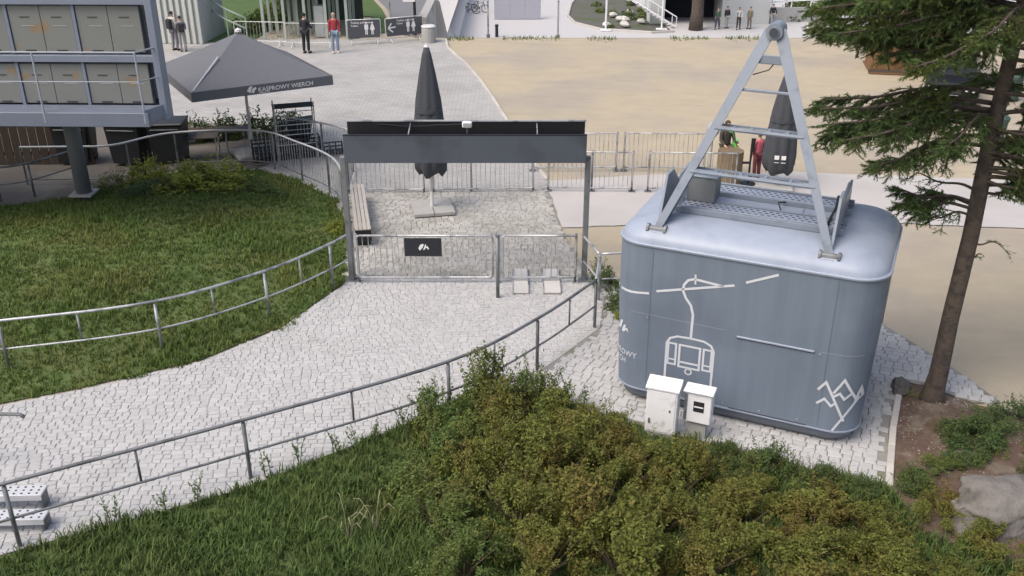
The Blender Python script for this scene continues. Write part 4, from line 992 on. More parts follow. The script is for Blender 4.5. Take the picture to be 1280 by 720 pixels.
sec = [(-2.15, .55, .78, .8), (-1.95, .35, .95, .88), (-1.0, .32, 1.02, .9), (0, .32, 1.02, .9), (1.2, .32, 1.04, .9), (2.0, .36, 1.0, .86), (2.15, .5, .85, .78)]
m = MB()
for y, z0, z1, hw_ in sec: m.v += [(-hw_, y, z0), (hw_, y, z0), (hw_ * 1.02, y, (z0 + z1) / 2), (hw_ * .93, y, z1), (-hw_ * .93, y, z1), (-hw_ * 1.02, y, (z0 + z1) / 2)]
for i in range(len(sec) - 1): m.f += [(i * 6 + k, i * 6 + (k + 1) % 6, i * 6 + 6 + (k + 1) % 6, i * 6 + 6 + k) for k in range(6)]
m.f += [(5, 4, 3, 2, 1, 0), tuple((len(sec) - 1) * 6 + k for k in range(6))]
bd = smooth_angle(m.build('body', CP, car), 35)
m = MB().add([(-.8, -1.0, 1.0), (.8, -1.0, 1.0), (.84, 1.9, 1.02), (-.84, 1.9, 1.02), (-.62, -.25, 1.6), (.62, -.25, 1.6), (.66, 1.5, 1.62), (-.66, 1.5, 1.62)], [(4, 5, 6, 7), (0, 1, 5, 4), (1, 2, 6, 5), (2, 3, 7, 6), (3, 0, 4, 7)]); m.build('cabin', GL, car)
MB().box((0, .62, 1.63), (1.3, 1.8, .05), ch=.02).build('roof', CP, car)
for x, n_ in ((-.62, 0), (.62, 1)): MB().box((x, -2.12, .74), (.36, .08, .13), ch=.03).build('headlight', mat('headlight_glass', (.75, .77, .8), .1), car)
MB().box((0, -2.17, .5), (.52, .02, .12)).build('number_plate', LETTER, car); MB().box((0, -2.15, .68), (.7, .05, .16)).build('grille', DARKR, car)
for x in (-.82, .82):
    for y in (-1.35, 1.35):
        wv = MB().tube([(x - .1, y, .33), (x + .1, y, .33)], .33, 18).build('wheel', DARKR, car); MB().tube([(x - .105, y, .33), (x + .105, y, .33)], .19, 12).build('rim', GALV, wv)
    MB().box((x * 1.18, -.75, 1.05), (.18, .1, .13), ch=.03).build('mirror', CP, car)
for (x, y, lb) in ((18.6, 35.2, 'dark green litter bin beyond the parked car'), (15.3, 29.4, 'small dark green litter bin on the sand beside the spruce trunk')):
    b = thing('litter_bin', lb, 'bin', (x, y, 0)); G_ = mat('bin_green', (.04, .075, .06), .5)
    MB().lathe([(.24, .05), (.3, .75), (.3, .8)], 14).build('body', G_, b); MB().lathe([(.33, .8), (.33, .9), (.18, 1.02)], 14).build('lid', G_, b); MB().lathe([(.26, 0), (.26, .05)], 14).build('foot', DARKR, b)
ba = thing('ball_lamp', 'grey ball on a short post at the end of the far fence', 'lamp', (5.72, 26.5, 0))
MB().tube([(0, 0, 0), (0, 0, 1.15)], .035, 8).build('post', GALV, ba); MB().lathe([(.02, 1.1), (.12, 1.14), (.18, 1.24), (.195, 1.32), (.18, 1.4), (.12, 1.5), (.02, 1.53)], 18).build('ball', mat('grey_ball', (.33, .35, .36), .4), ba, True)
tb = thing('bar_table', 'round wooden barrel table behind the cabin beside the fence', 'table', (6.12, 25.75, 0))
for i in range(14):
    a = 2 * math.pi * i / 14; MB().box((.33 * math.cos(a), .33 * math.sin(a), .45), (.04, .145, .9), Matrix.Rotation(a, 3, 'Z'), .005).build('stave', mat('barrel_wood', (.2, .15, .09), .8, .2, 6, objrand=.2), tb)
MB().lathe([(.36, .9), (.36, .93)], 18).build('top', mat('barrel_wood', (.2, .15, .09)), tb); MB().lathe([(.36, .25), (.36, .29)], 18).build('hoop', GALVD, tb)
cs_ = thing('card_terminal_stand', 'thin black stand with a flat panel between the barrel and the parasol', 'stand', (6.65, 25.6, 0))
MB().tube([(0, 0, 0), (0, 0, 1.0)], .03, 8).build('post', BLACKP, cs_); MB().box((.03, 0, 1.12), (.12, .05, .4), ch=.01).build('panel', BLACKP, cs_); MB().box((-.2, 0, .62), (.36, .04, .06)).build('arm', BLACKP, cs_); MB().lathe([(.2, 0), (.2, .03)], 14).build('foot', BLACKP, cs_)

# ------------------------------------------------------------------ shrubs
def leaf_mat(name, c, c2, lo=.42, hi=.62):
    return mat(name, c, .7, .25, 2.2, island=.32, c2=c2, c2scale=1.5, c2lo=lo, c2hi=hi, transl=.3, spec=.25)
OLIVE = leaf_mat('olive_leaves', (.145, .163, .036), (.165, .135, .036), .47, .67)
GREENL = leaf_mat('green_leaves', (.1, .15, .04), (.135, .155, .042))
DARKL = leaf_mat('dark_green_leaves', (.075, .12, .04), (.105, .14, .042))
TWIG = mat('shrub_twig', (.09, .06, .04), .9, .2, 9)
def leaf_cloud(nleaf, size, seed, clumps=26, flat=.0):
    r = np.random.default_rng(seed)
    # clumps spread through a unit half ellipsoid, leaves gathered near the clump surfaces
    d = r.normal(size=(clumps, 3)); d[:, 2] = np.abs(d[:, 2]) * .9; d /= np.linalg.norm(d, axis=1)[:, None]
    c = d * r.uniform(.5, .9, (clumps, 1)); cr = r.uniform(.15, .32, clumps)
    k = r.integers(0, clumps, nleaf); e = r.normal(size=(nleaf, 3)); e /= np.linalg.norm(e, axis=1)[:, None]
    p = c[k] + e * (cr[k] * r.uniform(.55, 1.08, nleaf) ** .7)[:, None]
    p[:, 2] = np.maximum(p[:, 2], .02 + r.uniform(0, .1, nleaf))
    # long shoots sticking out
    ns = nleaf // 9; sd = r.normal(size=(26, 3)); sd[:, 2] = np.abs(sd[:, 2]) + .5; sd /= np.linalg.norm(sd, axis=1)[:, None]
    q = r.integers(0, 26, ns); p[:ns] = sd[q] * r.uniform(.75, 1.22, (ns, 1)) + r.normal(size=(ns, 3)) * .03
    nrm = p * .6 + r.normal(size=p.shape) * .55 + np.array([0, 0, .5]); nrm /= np.linalg.norm(nrm, axis=1)[:, None]
    t = np.cross(nrm, r.normal(size=p.shape)); t /= np.linalg.norm(t, axis=1)[:, None]; b = np.cross(nrm, t)
    s = (size * r.uniform(.6, 1.3, nleaf))[:, None]
    V = np.stack([p - t * s, p - b * s * .45, p + t * s, p + b * s * .45], 1).reshape(-1, 3)
    Q = np.arange(nleaf * 4).reshape(-1, 4); return V, Q
SHM = {}
for kn, m_ in (('olive', OLIVE), ('green', GREENL), ('dark', DARKL)):
    for v in range(2):
        V, Q = leaf_cloud((7500, 9500)[v], (.04, .03)[v], 11 + v + len(kn), (20, 14)[v]); SHM[kn, v] = np_mesh('foliage', V, Q, m_, quad=True)
STEM = MB()
for i in range(14):
    a = i * 2.4; r0 = .05; STEM.tube([(r0 * math.cos(a), r0 * math.sin(a), -.05), (.25 * math.cos(a), .25 * math.sin(a), .35), (.55 * math.cos(a), .55 * math.sin(a), .72)], [.018, .012, .006], 5)
STEMM = STEM.mesh('stems', TWIG)
LBL = {'olive': ('dense shrub with olive leaves tinged rust brown on the bank before the cabin', 'olive shrubs on the bank'),
       'green': ('dense shrub with fresh green leaves beside the handrail and bank grass', 'green shrubs by the handrail'),
       'dark': ('low dark green shrub along the foot of the cabin', 'dark low shrubs at the cabin foot')}
def shrub(x, y, r, h, kind, i):
    z = bank_h(x, y) if inside((x, y), BANK) else bed_h(x, y) - .03 if inside((x, y), BED) else 0.
    lb, gr_ = LBL[kind]
    if kind == 'olive':
        if (x - 2.6) ** 2 + (y - 12.9) ** 2 < 2.4: lb, gr_ = 'olive shrub growing right in front of the white electrical cabinet', 'olive shrubs at the electrical cabinet'
        elif x > 4.6: lb, gr_ = 'low olive shrub growing around the grey boulder and the planting bed', 'olive shrubs around the boulder'
        elif y > 12.4: lb, gr_ = 'rust tinged olive shrub close behind the handrail at the top of the bank', 'olive shrubs close to the handrail'
        elif h > .92: lb, gr_ = 'tall rust tinged olive shrub in the middle of the bank', 'tall olive shrubs'
    if kind == 'dark' and x > 5.9: lb, gr_ = 'low dark shrub beside the edging stones in the planting bed', None
    if kind == 'green': lb = 'small green shrub on the bark covered planting bed' if x > 6 else 'fresh green shrub against the handrail' if y > 12.5 else 'fresh green shrub beside the bank grass'; gr_ = None if x > 6 else 'green shrubs at the handrail' if y > 12.5 else 'green shrubs by the grass'
    o = thing('shrub', lb, 'shrub', (x, y, z), random.uniform(0, 6.28), gr_)
    f = link('foliage', SHM[kind, i % 2], o); k = random.uniform(.8, 1.25); f.scale = (r * .95, r * .95, h * k); s = link('stems', STEMM, o); s.scale = (r, r, h * k)
spots = [(-.35, 13.6, .72, 1.0, 'green'), (.35, 13.55, .66, .95, 'green'), (-1.15, 12.85, .62, .8, 'green'), (-.2, 12.8, .8, 1.05, 'olive'), (.85, 13.0, .72, .9, 'olive'), (1.55, 12.7, .62, .75, 'olive'),
    (-.95, 12.0, .75, .9, 'green'), (.15, 12.0, .85, 1.05, 'olive'), (1.15, 12.1, .8, .9, 'olive'), (2.0, 12.1, .62, .62, 'olive'), (-1.3, 11.1, .7, .7, 'green'), (-.4, 11.1, .8, .9, 'olive'), (.6, 11.1, .85, .95, 'olive'),
    (1.6, 11.2, .8, .85, 'olive'), (2.5, 11.35, .7, .65, 'olive'), (3.2, 12.25, .5, .5, 'dark'), (3.85, 12.0, .5, .48, 'dark'), (4.5, 11.65, .5, .45, 'dark'), (5.1, 11.35, .42, .36, 'dark'), (3.3, 11.1, .7, .55, 'olive'), (4.2, 10.8, .7, .5, 'olive'), (5.0, 10.5, .65, .45, 'olive'),
    (-.9, 10.2, .75, .75, 'green'), (.1, 10.2, .85, .85, 'olive'), (1.1, 10.2, .85, .9, 'olive'), (2.1, 10.4, .8, .8, 'olive'), (3.0, 10.2, .75, .65, 'olive'), (3.9, 9.9, .75, .55, 'olive'), (4.8, 9.6, .7, .5, 'olive'), (5.7, 9.5, .65, .42, 'olive'), (6.6, 9.3, .6, .38, 'olive'),
    (.4, 9.3, .8, .8, 'olive'), (1.4, 9.3, .85, .85, 'olive'), (2.5, 9.4, .8, .7, 'olive'), (3.5, 9.1, .75, .6, 'olive'), (-.6, 9.3, .75, .7, 'green'), (4.5, 8.9, .7, .5, 'olive'), (5.6, 8.8, .65, .45, 'olive'),
    (2.6, 12.1, .4, .4, 'dark'), (6.15, 10.95, .5, .4, 'olive'), (6.5, 10.3, .5, .4, 'olive'), (7.3, 10.1, .5, .35, 'olive'), (6.05, 11.65, .4, .26, 'dark'), (6.6, 11.9, .4, .25, 'green')]
for i, (x, y, r, h, k) in enumerate(spots): shrub(x, y, r, h, k, i)
# tall weeds by the handrail
WEED = mat('weed_green', (.09, .14, .04), .8, .25, 3, island=.3, transl=.2); DRYG = mat('dry_seed_heads', (.3, .27, .17), .9, .2, 5)
wspots = [(-3.3, 12.25), (-2.75, 12.5), (-2.2, 12.85), (-1.75, 13.1), (-2.45, 12.6), (-5.6, 10.75), (-4.6, 11.2), (-5.0, 11.05), (-3.7, 11.95), (-1.45, 13.4), (.95, 14.05), (1.25, 13.95)]
for i, (x, y) in enumerate(wspots):
    V = []; T = []; n = 0; m = MB(); hh = random.uniform(.35, .75)
    for s in range(4):
        a = random.uniform(0, 6.28); l = hh * random.uniform(.6, 1); ln_ = .25 * l
        p0 = Vector((random.gauss(0, .04), random.gauss(0, .04), 0)); p1 = p0 + Vector((math.cos(a) * ln_ * .4, math.sin(a) * ln_ * .4, l * .6)); p2 = p0 + Vector((math.cos(a) * ln_, math.sin(a) * ln_, l))
        m.tube([p0, p1, p2], [.006, .005, .003], 4)
        for k in range(12):
            t = .25 + .75 * k / 12; p = p0.lerp(p1, t * 2) if t < .5 else p1.lerp(p2, t * 2 - 1); b = random.uniform(0, 6.28); d_ = Vector((math.cos(b), math.sin(b), .5)) * (.08 * (1.2 - t)); sd = Vector((-math.sin(b), math.cos(b), 0)) * .016
            m.add([p, p + d_ * .5 + sd, p + d_, p + d_ * .5 - sd], [(0, 1, 2, 3)])
    o = thing('weed', 'thin leafy weed growing between the bank grass and the sett path', 'weed', (x, y, .0), 0, 'weeds along the path edge'); m.build('stalks', WEED, o)
for i, (x, y) in enumerate([(-1.85, 10.35), (-2.2, 10.2)]):
    m = MB()
    for s in range(7):
        a = random.uniform(0, 6.28); l = random.uniform(.45, .75); m.tube([(0, 0, 0), (.1 * math.cos(a), .1 * math.sin(a), l * .7), (.25 * math.cos(a), .25 * math.sin(a), l), (.36 * math.cos(a), .36 * math.sin(a), l * .93)], [.003, .003, .006, .002], 4)
    o = thing('dry_grass_tuft', 'dry straw coloured seed heads rising from the bank grass', 'grass tuft', (x, y, bank_h(x, y)), 0, 'dry grass tufts'); m.build('stalks', DRYG, o)
# bright clumps and shrub patches on the far side of the lawn
LIME = leaf_mat('lime_leaves', (.25, .28, .05), (.19, .23, .045))
LOWM = {}
for i, (x, y, r, h, mm, lb, g) in enumerate(((-8.3, 24.5, 1.25, .7, LIME, 'bright lime green low shrub on the back of the lawn', None), (-10.2, 25.6, .6, .75, LIME, 'small lime green shrub at the lawn corner by the container column', None), (-10.9, 25.2, .7, .55, GREENL, 'low green clump between the column and the lime shrub', None),
        (-9.7, 24.3, .9, .34, DARKL, 'dark spreading juniper mat on the lawn', 'junipers on the lawn'), (-6.9, 24.3, .8, .3, DARKL, 'dark spreading juniper mat on the lawn', 'junipers on the lawn'), (-4.35, 22.0, .3, .35, LIME, 'tiny pale flowering plant against the curved fence', None),
        (2.3, 17.7, .45, .5, DARKL, 'dark shrub tucked between the corner handrail and the cabin', None), (2.35, 17.25, .28, .3, LIME, 'small yellow green plant beside the cabin corner', None), (1.95, 18.75, .4, .6, DARKL, 'dark shrub at the foot of the portal leg', None))):
    V, Q = leaf_cloud(5000 if mm is LIME else 2600, .05, 40 + i); z = lawn_h(x, y) if inside((x, y), LAWN) else .02
    o = thing('low_shrub', lb, 'shrub', (x, y, z - .03), random.uniform(0, 6), g); f = link('foliage', np_mesh('foliage', V, Q, mm, quad=True), o); f.scale = (r, r, h)
# planting bed: junipers, tufts, chips, rocks
for i, (x, y, r, h) in enumerate(((7.3, 12.6, .55, .42), (7.0, 12.2, .4, .33), (8.35, 13.35, .55, .38), (8.9, 12.9, .6, .42), (9.5, 12.5, .6, .42), (9.2, 12.1, .5, .35), (7.9, 11.6, .4, .3), (7.75, 12.9, .4, .35), (8.6, 12.4, .55, .4), (8.2, 12.0, .4, .3), (9.8, 12.9, .6, .45), (7.05, 12.85, .35, .3))):
    V, Q = leaf_cloud(3600, .045, 60 + i)
    o = thing('juniper', 'spiky dark green juniper in the bark covered planting bed', 'juniper', (x, y, bed_h(x, y) - .03), random.uniform(0, 6), 'junipers in the planting bed'); f = link('foliage', np_mesh('foliage', V, Q, DARKL, quad=True), o); f.scale = (r, r, h)
for i, (x, y) in enumerate(((6.95, 14.2), (7.85, 13.75), (7.5, 12.2), (6.4, 12.2))):
    V, Q = leaf_cloud(260, .06, 80 + i); o = thing('groundcover_tuft', 'small yellow green tuft near the spruce trunk', 'plant', (x, y, bed_h(x, y)), 0, 'yellow tufts in the bed'); f = link('foliage', np_mesh('foliage', V, Q, LIME, quad=True), o); f.scale = (.18, .18, .16)
CHIP = mat('pale_bark_chips', (.28, .24, .2), .9, .2, 20, island=.5)
V = []; T = []; n = 0
for _ in range(4200):
    x, y = random.uniform(5.7, 9.8), random.uniform(9.4, 14.6)
    if not inside((x, y), BED) or edge_dist((x, y), BED) < .05 or math.sin(x * 3.1 + y) + math.sin(y * 4.3 - x * 2) < -.3: continue
    z = bed_h(x, y) + .008; a = random.uniform(0, 6.28); s = random.uniform(.008, .026); c_, s_2 = math.cos(a) * s, math.sin(a) * s; tz = random.uniform(-.01, .012)
    V += [(x - c_, y - s_2, z), (x + s_2 * .6, y - c_ * .6, z + .006), (x + c_, y + s_2, z + tz), (x - s_2 * .6, y + c_ * .6, z + .01)]; T.append((n, n + 1, n + 2, n + 3)); n += 4
tag(link('bark_chips', np_mesh('bark_chips', V, T, CHIP, quad=True)), 'pale bark chips and small stones scattered over the planting bed', 'chips', kind='stuff')
def rock(loc, r, sz, label, seed, m):
    bm = bmesh.new(); bmesh.ops.create_icosphere(bm, subdivisions=5, radius=1); rn = random.Random(seed); ph = [rn.uniform(0, 6) for _ in range(9)]
    from mathutils import noise as mn
    planes = [(Vector((rn.gauss(0, 1), rn.gauss(0, 1), rn.gauss(.3, .7))).normalized(), rn.uniform(.62, .85)) for _ in range(9)]
    for v in bm.verts:
        d_ = v.co.normalized(); rad = 1.
        for pn, pd in planes:
            k = d_.dot(pn)
            if k > 0: rad = min(rad, pd / k)
        rad *= 1 + .14 * mn.noise(d_ * 2.2 + Vector((seed, 0, 0))) + .07 * mn.noise(d_ * 5) + .035 * mn.noise(d_ * 13); v.co = Vector((d_.x * sz[0], d_.y * sz[1], d_.z * sz[2])) * rad
    me = bpy.data.meshes.new('boulder'); bm.to_mesh(me); bm.free(); me.materials.append(m); me.shade_smooth()
    o = link('boulder', me); o.location = loc; o.rotation_euler = (0, 0, r); tag(o, label, 'boulder'); return o
STONE = mat('grey_boulder', (.17, .158, .145), .95, .25, 7, bump=1., bscale=18, c2=(.1, .093, .085), c2scale=2.4)
rock((7.15, 11.0, .16), .15, (1.15, .62, .46), 'large grey boulder in the planting bed by the shrubs', 4, STONE)
rock((6.83, 14.45, .1), 1.2, (.24, .18, .18), 'small dark boulder at the base of the spruce', 9, mat('dark_boulder', (.1, .095, .09), .9, .2, 6, bump=.5))

# ------------------------------------------------------------------ spruce
BARK = mat('spruce_bark', (.095, .074, .06), .95, .25, 7, bump=1., bscale=22, c2=(.055, .045, .038), c2scale=6)
NEED = mat('spruce_needles', (.085, .135, .045), .75, .25, 1.8, island=.4, c2=(.12, .155, .045), c2scale=1.1, c2lo=.48, c2hi=.65, transl=.15, spec=.25)
sp = thing('spruce_tree', 'tall spruce with drooping sparse branches growing from the planting bed', 'tree', (7.25, 14.1, .05))
tp = [(0, 0, -.1), (.0, 0, .12), (.02, .0, .5), (.03, .02, 1.6), (.06, .02, 3), (.05, .05, 4.5), (.1, .05, 6.5), (.08, .05, 9), (.08, .05, 11.5), (.08, .05, 13.5)]
trk = MB().tube(tp, [.25, .18, .15, .138, .127, .115, .1, .07, .045, .01], 16)
random.seed(21)
trk.v = [(x * (1 + random.uniform(-.04, .04)), y * (1 + random.uniform(-.04, .04)), z) for x, y, z in trk.v]
trk.build('trunk', BARK, sp, True)
def trunk_at(z):
    for a, b in zip(tp[:-1], tp[1:]):
        if a[2] <= z <= b[2]: t = (z - a[2]) / (b[2] - a[2]); return Vector(a).lerp(Vector(b), t)
    return Vector(tp[-1])
NV = []; NQ = []; nn = 0
def spray(p, d, l, dens=1.):
    """a needle-clad shoot: thin needles all round the axis"""
    global nn
    k = max(5, int(l * 150 * dens)); d = d.normalized(); a = d.orthogonal().normalized(); b = d.cross(a)
    for i in range(k):
        t = (i + random.random()) / k; an = random.uniform(0, 6.28); s = (a * math.cos(an) + b * math.sin(an)); nl = random.uniform(.042, .072)
        q = p + d * (l * t); tip = q + (s * .8 + d * .75).normalized() * nl; sd = d.cross(s).normalized() * .0065
        NV.extend((q - sd, q + sd, tip)); NQ.append((nn, nn + 1, nn + 2)); nn += 3
LIMB = MB
def limb(z, az, L_, droop, dens=1., bare=.25, up=0.12):
    p = trunk_at(z); d0 = Vector((math.sin(az), math.cos(az), up)).normalized(); pts = []; K = 12
    for i in range(K + 1):
        t = i / K; q = p + Vector((d0.x, d0.y, 0)) * (L_ * t) + Vector((0, 0, up * L_ * t - droop * L_ * t * t + .12 * L_ * max(0, t - .7) ** 1.2))
        q += Vector((0, 0, .03 * math.sin(t * 9 + az))) + Vector((-d0.y, d0.x, 0)) * (.05 * L_ * math.sin(t * 3 + z)); pts.append(q)
    m = MB().tube(pts, [.035 * (1 - .8 * i / K) * (L_ / 2.4) ** .5 + .004 for i in range(K + 1)], 6)
    n_tw = int(L_ * 17 * dens)
    for i in range(n_tw):
        t = bare + (1 - bare) * (i + random.random()) / n_tw; k = min(K - 1, int(t * K)); q = pts[k].lerp(pts[k + 1], t * K - k); ax = (pts[k + 1] - pts[k]).normalized()
        side = ax.cross(Vector((0, 0, 1))).normalized() * random.choice((-1, 1)); tl = (.22 + .5 * (1 - t) * min(1, L_ / 2)) * random.uniform(.6, 1.25)
        dr_ = (side * random.uniform(.5, 1) + ax * random.uniform(.5, 1.1) + Vector((0, 0, random.uniform(-.85, .15)))).normalized()
        e1 = q + dr_ * tl * .55; e2 = e1 + (dr_ + Vector((0, 0, -.35))).normalized() * tl * .45
        m.tube([q, e1, e2], [.008, .006, .003], 4, False)
        spray(q + dr_ * .04, e1 - q, tl * .55, dens); spray(e1, e2 - e1, tl * .5, dens)
        for _ in range(4):
            u = random.uniform(.25, 1.); w0 = q.lerp(e1, u) if random.random() < .5 else e1.lerp(e2, u); s2 = dr_.cross(Vector((0, 0, 1))).normalized() * random.choice((-1, 1))
            spray(w0, (dr_ * .8 + s2 * random.uniform(.5, 1) + Vector((0, 0, random.uniform(-.5, .15)))), random.uniform(.09, .2), dens)
    spray(pts[-2], pts[-1] - pts[-2], (pts[-1] - pts[-2]).length + .12, dens)
    m.build('limb', BARK, sp)
# azimuth: 0 = away from the camera, -90 = to the left of the picture
for a in ((3.55, -78, 1.2, .02, 1.1, .2), (3.5, -95, 1.3, .08, 1.1, .25), (3.6, -88, 1.2, .05, 1.1, .25), (3.4, -110, .9, .1, .7, .3), (3.7, 70, 1.0, .1, .4, .3), (2.9, 95, .5, .1, .25, .4), (3.75, -50, 1.0, .05, .3, .3), (2.6, 60, .4, .05, .2, .4)): limb(a[0], R(a[1]), a[2], a[3], a[4], a[5])
for a in ((5.15, -85, 2.7, .2), (4.95, -100, 2.5, .24), (4.75, -72, 2.2, .22), (4.5, -95, 1.7, .3), (5.05, -92, 2.6, .22), (4.85, -83, 2.5, .26), (5.3, -78, 2.6, .24), (4.65, -105, 2.0, .3), (5.0, -130, 1.6, .26)): limb(a[0], R(a[1]), a[2], a[3], 1.15, .2)
for a in ((4.3, 85, 2.0, .2), (4.0, 95, 1.9, .22), (3.85, 80, 1.7, .2), (4.4, 120, 1.8, .25), (4.15, 100, 2.0, .18), (4.7, 88, 2.1, .2), (4.1, 110, 1.7, .22), (4.5, 60, 2.0, .2), (3.95, 130, 1.3, .25), (4.6, 100, 2.2, .25), (5.0, 80, 2.2, .22), (5.3, 115, 2.1, .22), (5.6, 70, 2.3, .22), (4.8, 150, 1.3, .3), (4.2, 40, 1.6, .15), (5.3, 20, 1.8, .2), (4.9, -15, 1.6, .2)): limb(a[0], R(a[1]), a[2], a[3], 1.15, .15)
for a in ((6.3, -75, 2.8, .22), (6.05, -70, 2.1, .2), (6.1, -100, 2.0, .22), (6.5, -90, 2.9, .2), (6.6, -60, 2.6, .2), (6.5, -100, 2.8, .24), (6.8, -90, 2.9, .25), (6.9, -65, 2.6, .22), (6.2, -120, 2.2, .28), (6.6, -140, 1.8, .28), (6.1, 100, 2.3, .24), (6.4, 75, 2.4, .24), (6.7, 120, 2.2, .26), (6.9, 90, 2.5, .26), (6.3, 40, 2.2, .2), (6.0, 150, 1.4, .3), (7.1, -110, 2.7, .27), (7.2, -80, 2.8, .27), (7.3, 60, 2.4, .25), (7.2, 130, 2.0, .28), (6.4, -88, 2.8, .22), (6.7, -78, 2.9, .24), (7.4, -95, 2.7, .3), (7.6, -75, 2.7, .3), (6.2, 60, 2.2, .2), (5.8, 130, 1.9, .24), (6.5, 105, 2.5, .25), (7.0, 170, 1.2, .32), (7.0, 0, 2.0, .2), (6.5, -10, 2.0, .2)): limb(a[0], R(a[1]), a[2], a[3], 1.25, .15)
z = 7.6
while z < 13.2:
    L_ = 2.6 * (13.6 - z) / 6
    for k in range(5): limb(z + random.uniform(-.1, .1), random.uniform(0, 6.28), L_, .25, .7, .2)
    z += .45
tag(link('crown', np_mesh('crown', np.array([tuple(v) for v in NV], np.float32), NQ, NEED), sp))
# a second, far tree trunk in the lower street
ft = thing('bare_tree', 'dark bare trunk standing before the dark entrance in the lower street', 'tree', (15.0, 79.6, LZ))
MB().tube([(0, 0, -.1), (.05, 0, 1.5), (.0, .05, 4), (.1, 0, 7)], [.6, .5, .45, .35], 12).build('trunk', BARK, ft, True)
V, Q = leaf_cloud(3000, .05, 99); f = link('crown', np_mesh('crown', V, Q, DARKL, quad=True), ft); f.location = (0, 0, 6.5); f.scale = (3, 3, 3.5)
for i in range(14):
    x, y = ((random.uniform(7, 11.8), random.uniform(79.5, 92)) if i < 9 else (random.uniform(20.5, 29), random.uniform(84, 88)))
    V, Q = leaf_cloud(500, .12, 120 + i); o = thing('small_shrub', ['small dark shrub growing on the planted island', 'dark shrub growing behind the ramp wall'][i >= 9], 'shrub', (x, y, LZ), 0, ['shrubs on the planted island', 'shrubs behind the ramp wall'][i >= 9])
    f = link('foliage', np_mesh('foliage', V, Q, DARKL if i % 2 else GREENL, quad=True), o); s = random.uniform(.4, .8) if i < 9 else random.uniform(1.2, 2.2); f.scale = (s, s, s)
hg = thing('hedge', 'dark clipped hedge added to deepen the shade behind the tables under the parasol', 'hedge', (-8.9, 30.2, 0), R(18))  # added hedge, its dark mass stands in for shade under the parasol
for i in range(5):
    V, Q = leaf_cloud(1500, .07, 200 + i); f = link('foliage', np_mesh('foliage', V, Q, DARKL, quad=True), hg); f.location = (-2.4 + i * 1.0, 0, 0); f.scale = (.7, .4, .85)
for i in range(6):
    x = -13.2 + i * .9; V, Q = leaf_cloud(900, .09, 160 + i); o = thing('hedge_bush', 'green bush between the tube handrail and the pavilion', 'shrub', (x if x < -12.4 else -12.6, 48.6 + i * .9, 0), 0, 'bushes by the pavilion'); f = link('foliage', np_mesh('foliage', V, Q, GREENL, quad=True), o); f.scale = (.8, .8, 1.0)

# ------------------------------------------------------------------ people
def skin_mesh(name, verts, edges, radii, root=0, sub=2):
    me = bpy.data.meshes.new(name); me.from_pydata(verts, edges, []); o = bpy.data.objects.new(name, me); col.objects.link(o)
    o.modifiers.new('skin', 'SKIN'); s = o.modifiers.new('sub', 'SUBSURF'); s.levels = sub; s.render_levels = sub
    if not me.skin_vertices: me.skin_vertices.new(name='')
    for i, r in enumerate(radii): me.skin_vertices[0].data[i].radius = (r if isinstance(r, tuple) else (r, r)); me.skin_vertices[0].data[i].use_root = (i == root)
    dg = bpy.context.evaluated_depsgraph_get(); ev = bpy.data.meshes.new_from_object(o.evaluated_get(dg)); bpy.data.objects.remove(o); ev.shade_smooth(); return ev
def pose(swing=.0, armL=(0, 0), armR=(0, 0)):
    """joint positions of a 1.75 m standing figure facing -Y; swing = stride, arm = (forward, bend)"""
    J = {'pelvis': (0, 0, .95), 'waist': (0, .0, 1.08), 'chest': (0, .01, 1.3), 'neckb': (0, .015, 1.44), 'neck': (0, .0, 1.52), 'jaw': (0, -.02, 1.58), 'face': (0, -.005, 1.65), 'crown': (0, .005, 1.72)}
    for s, n, f, (fw, bend) in ((-1, 'L', swing, armL), (1, 'R', -swing, armR)):
        J['hip' + n] = (s * .095, 0, .92); J['knee' + n] = (s * .105, -.12 * f - .01, .5); J['ank' + n] = (s * .11, -.26 * f + .03, .09); J['toe' + n] = (s * .125, -.26 * f - .13, .035)
        J['sho' + n] = (s * .175, .02, 1.42); J['elb' + n] = (s * .225, .03 - .22 * fw, 1.15 + .04 * fw); e = J['elb' + n]
        J['wri' + n] = (s * .22, e[1] - .03 - .2 * bend, .91 + .16 * bend); w_ = J['wri' + n]; J['hand' + n] = (s * .225, w_[1] - .02 - .05 * bend, w_[2] - .08 + .06 * bend)
        h = J['hand' + n]
        for k in range(4): J['f%d%s' % (k, n)] = (h[0] - s * .008, h[1] + (k - 1.5) * .021, h[2] - .075 + .006 * abs(k - 1.3)); J['g%d%s' % (k, n)] = (h[0] - s * .03, h[1] + (k - 1.5) * .02, h[2] - .105 + .01 * abs(k - 1.3))
        J['th' + n] = (h[0] - s * .01, h[1] - .05, h[2] - .01); J['ti' + n] = (h[0] - s * .03, h[1] - .062, h[2] - .045)
    return J
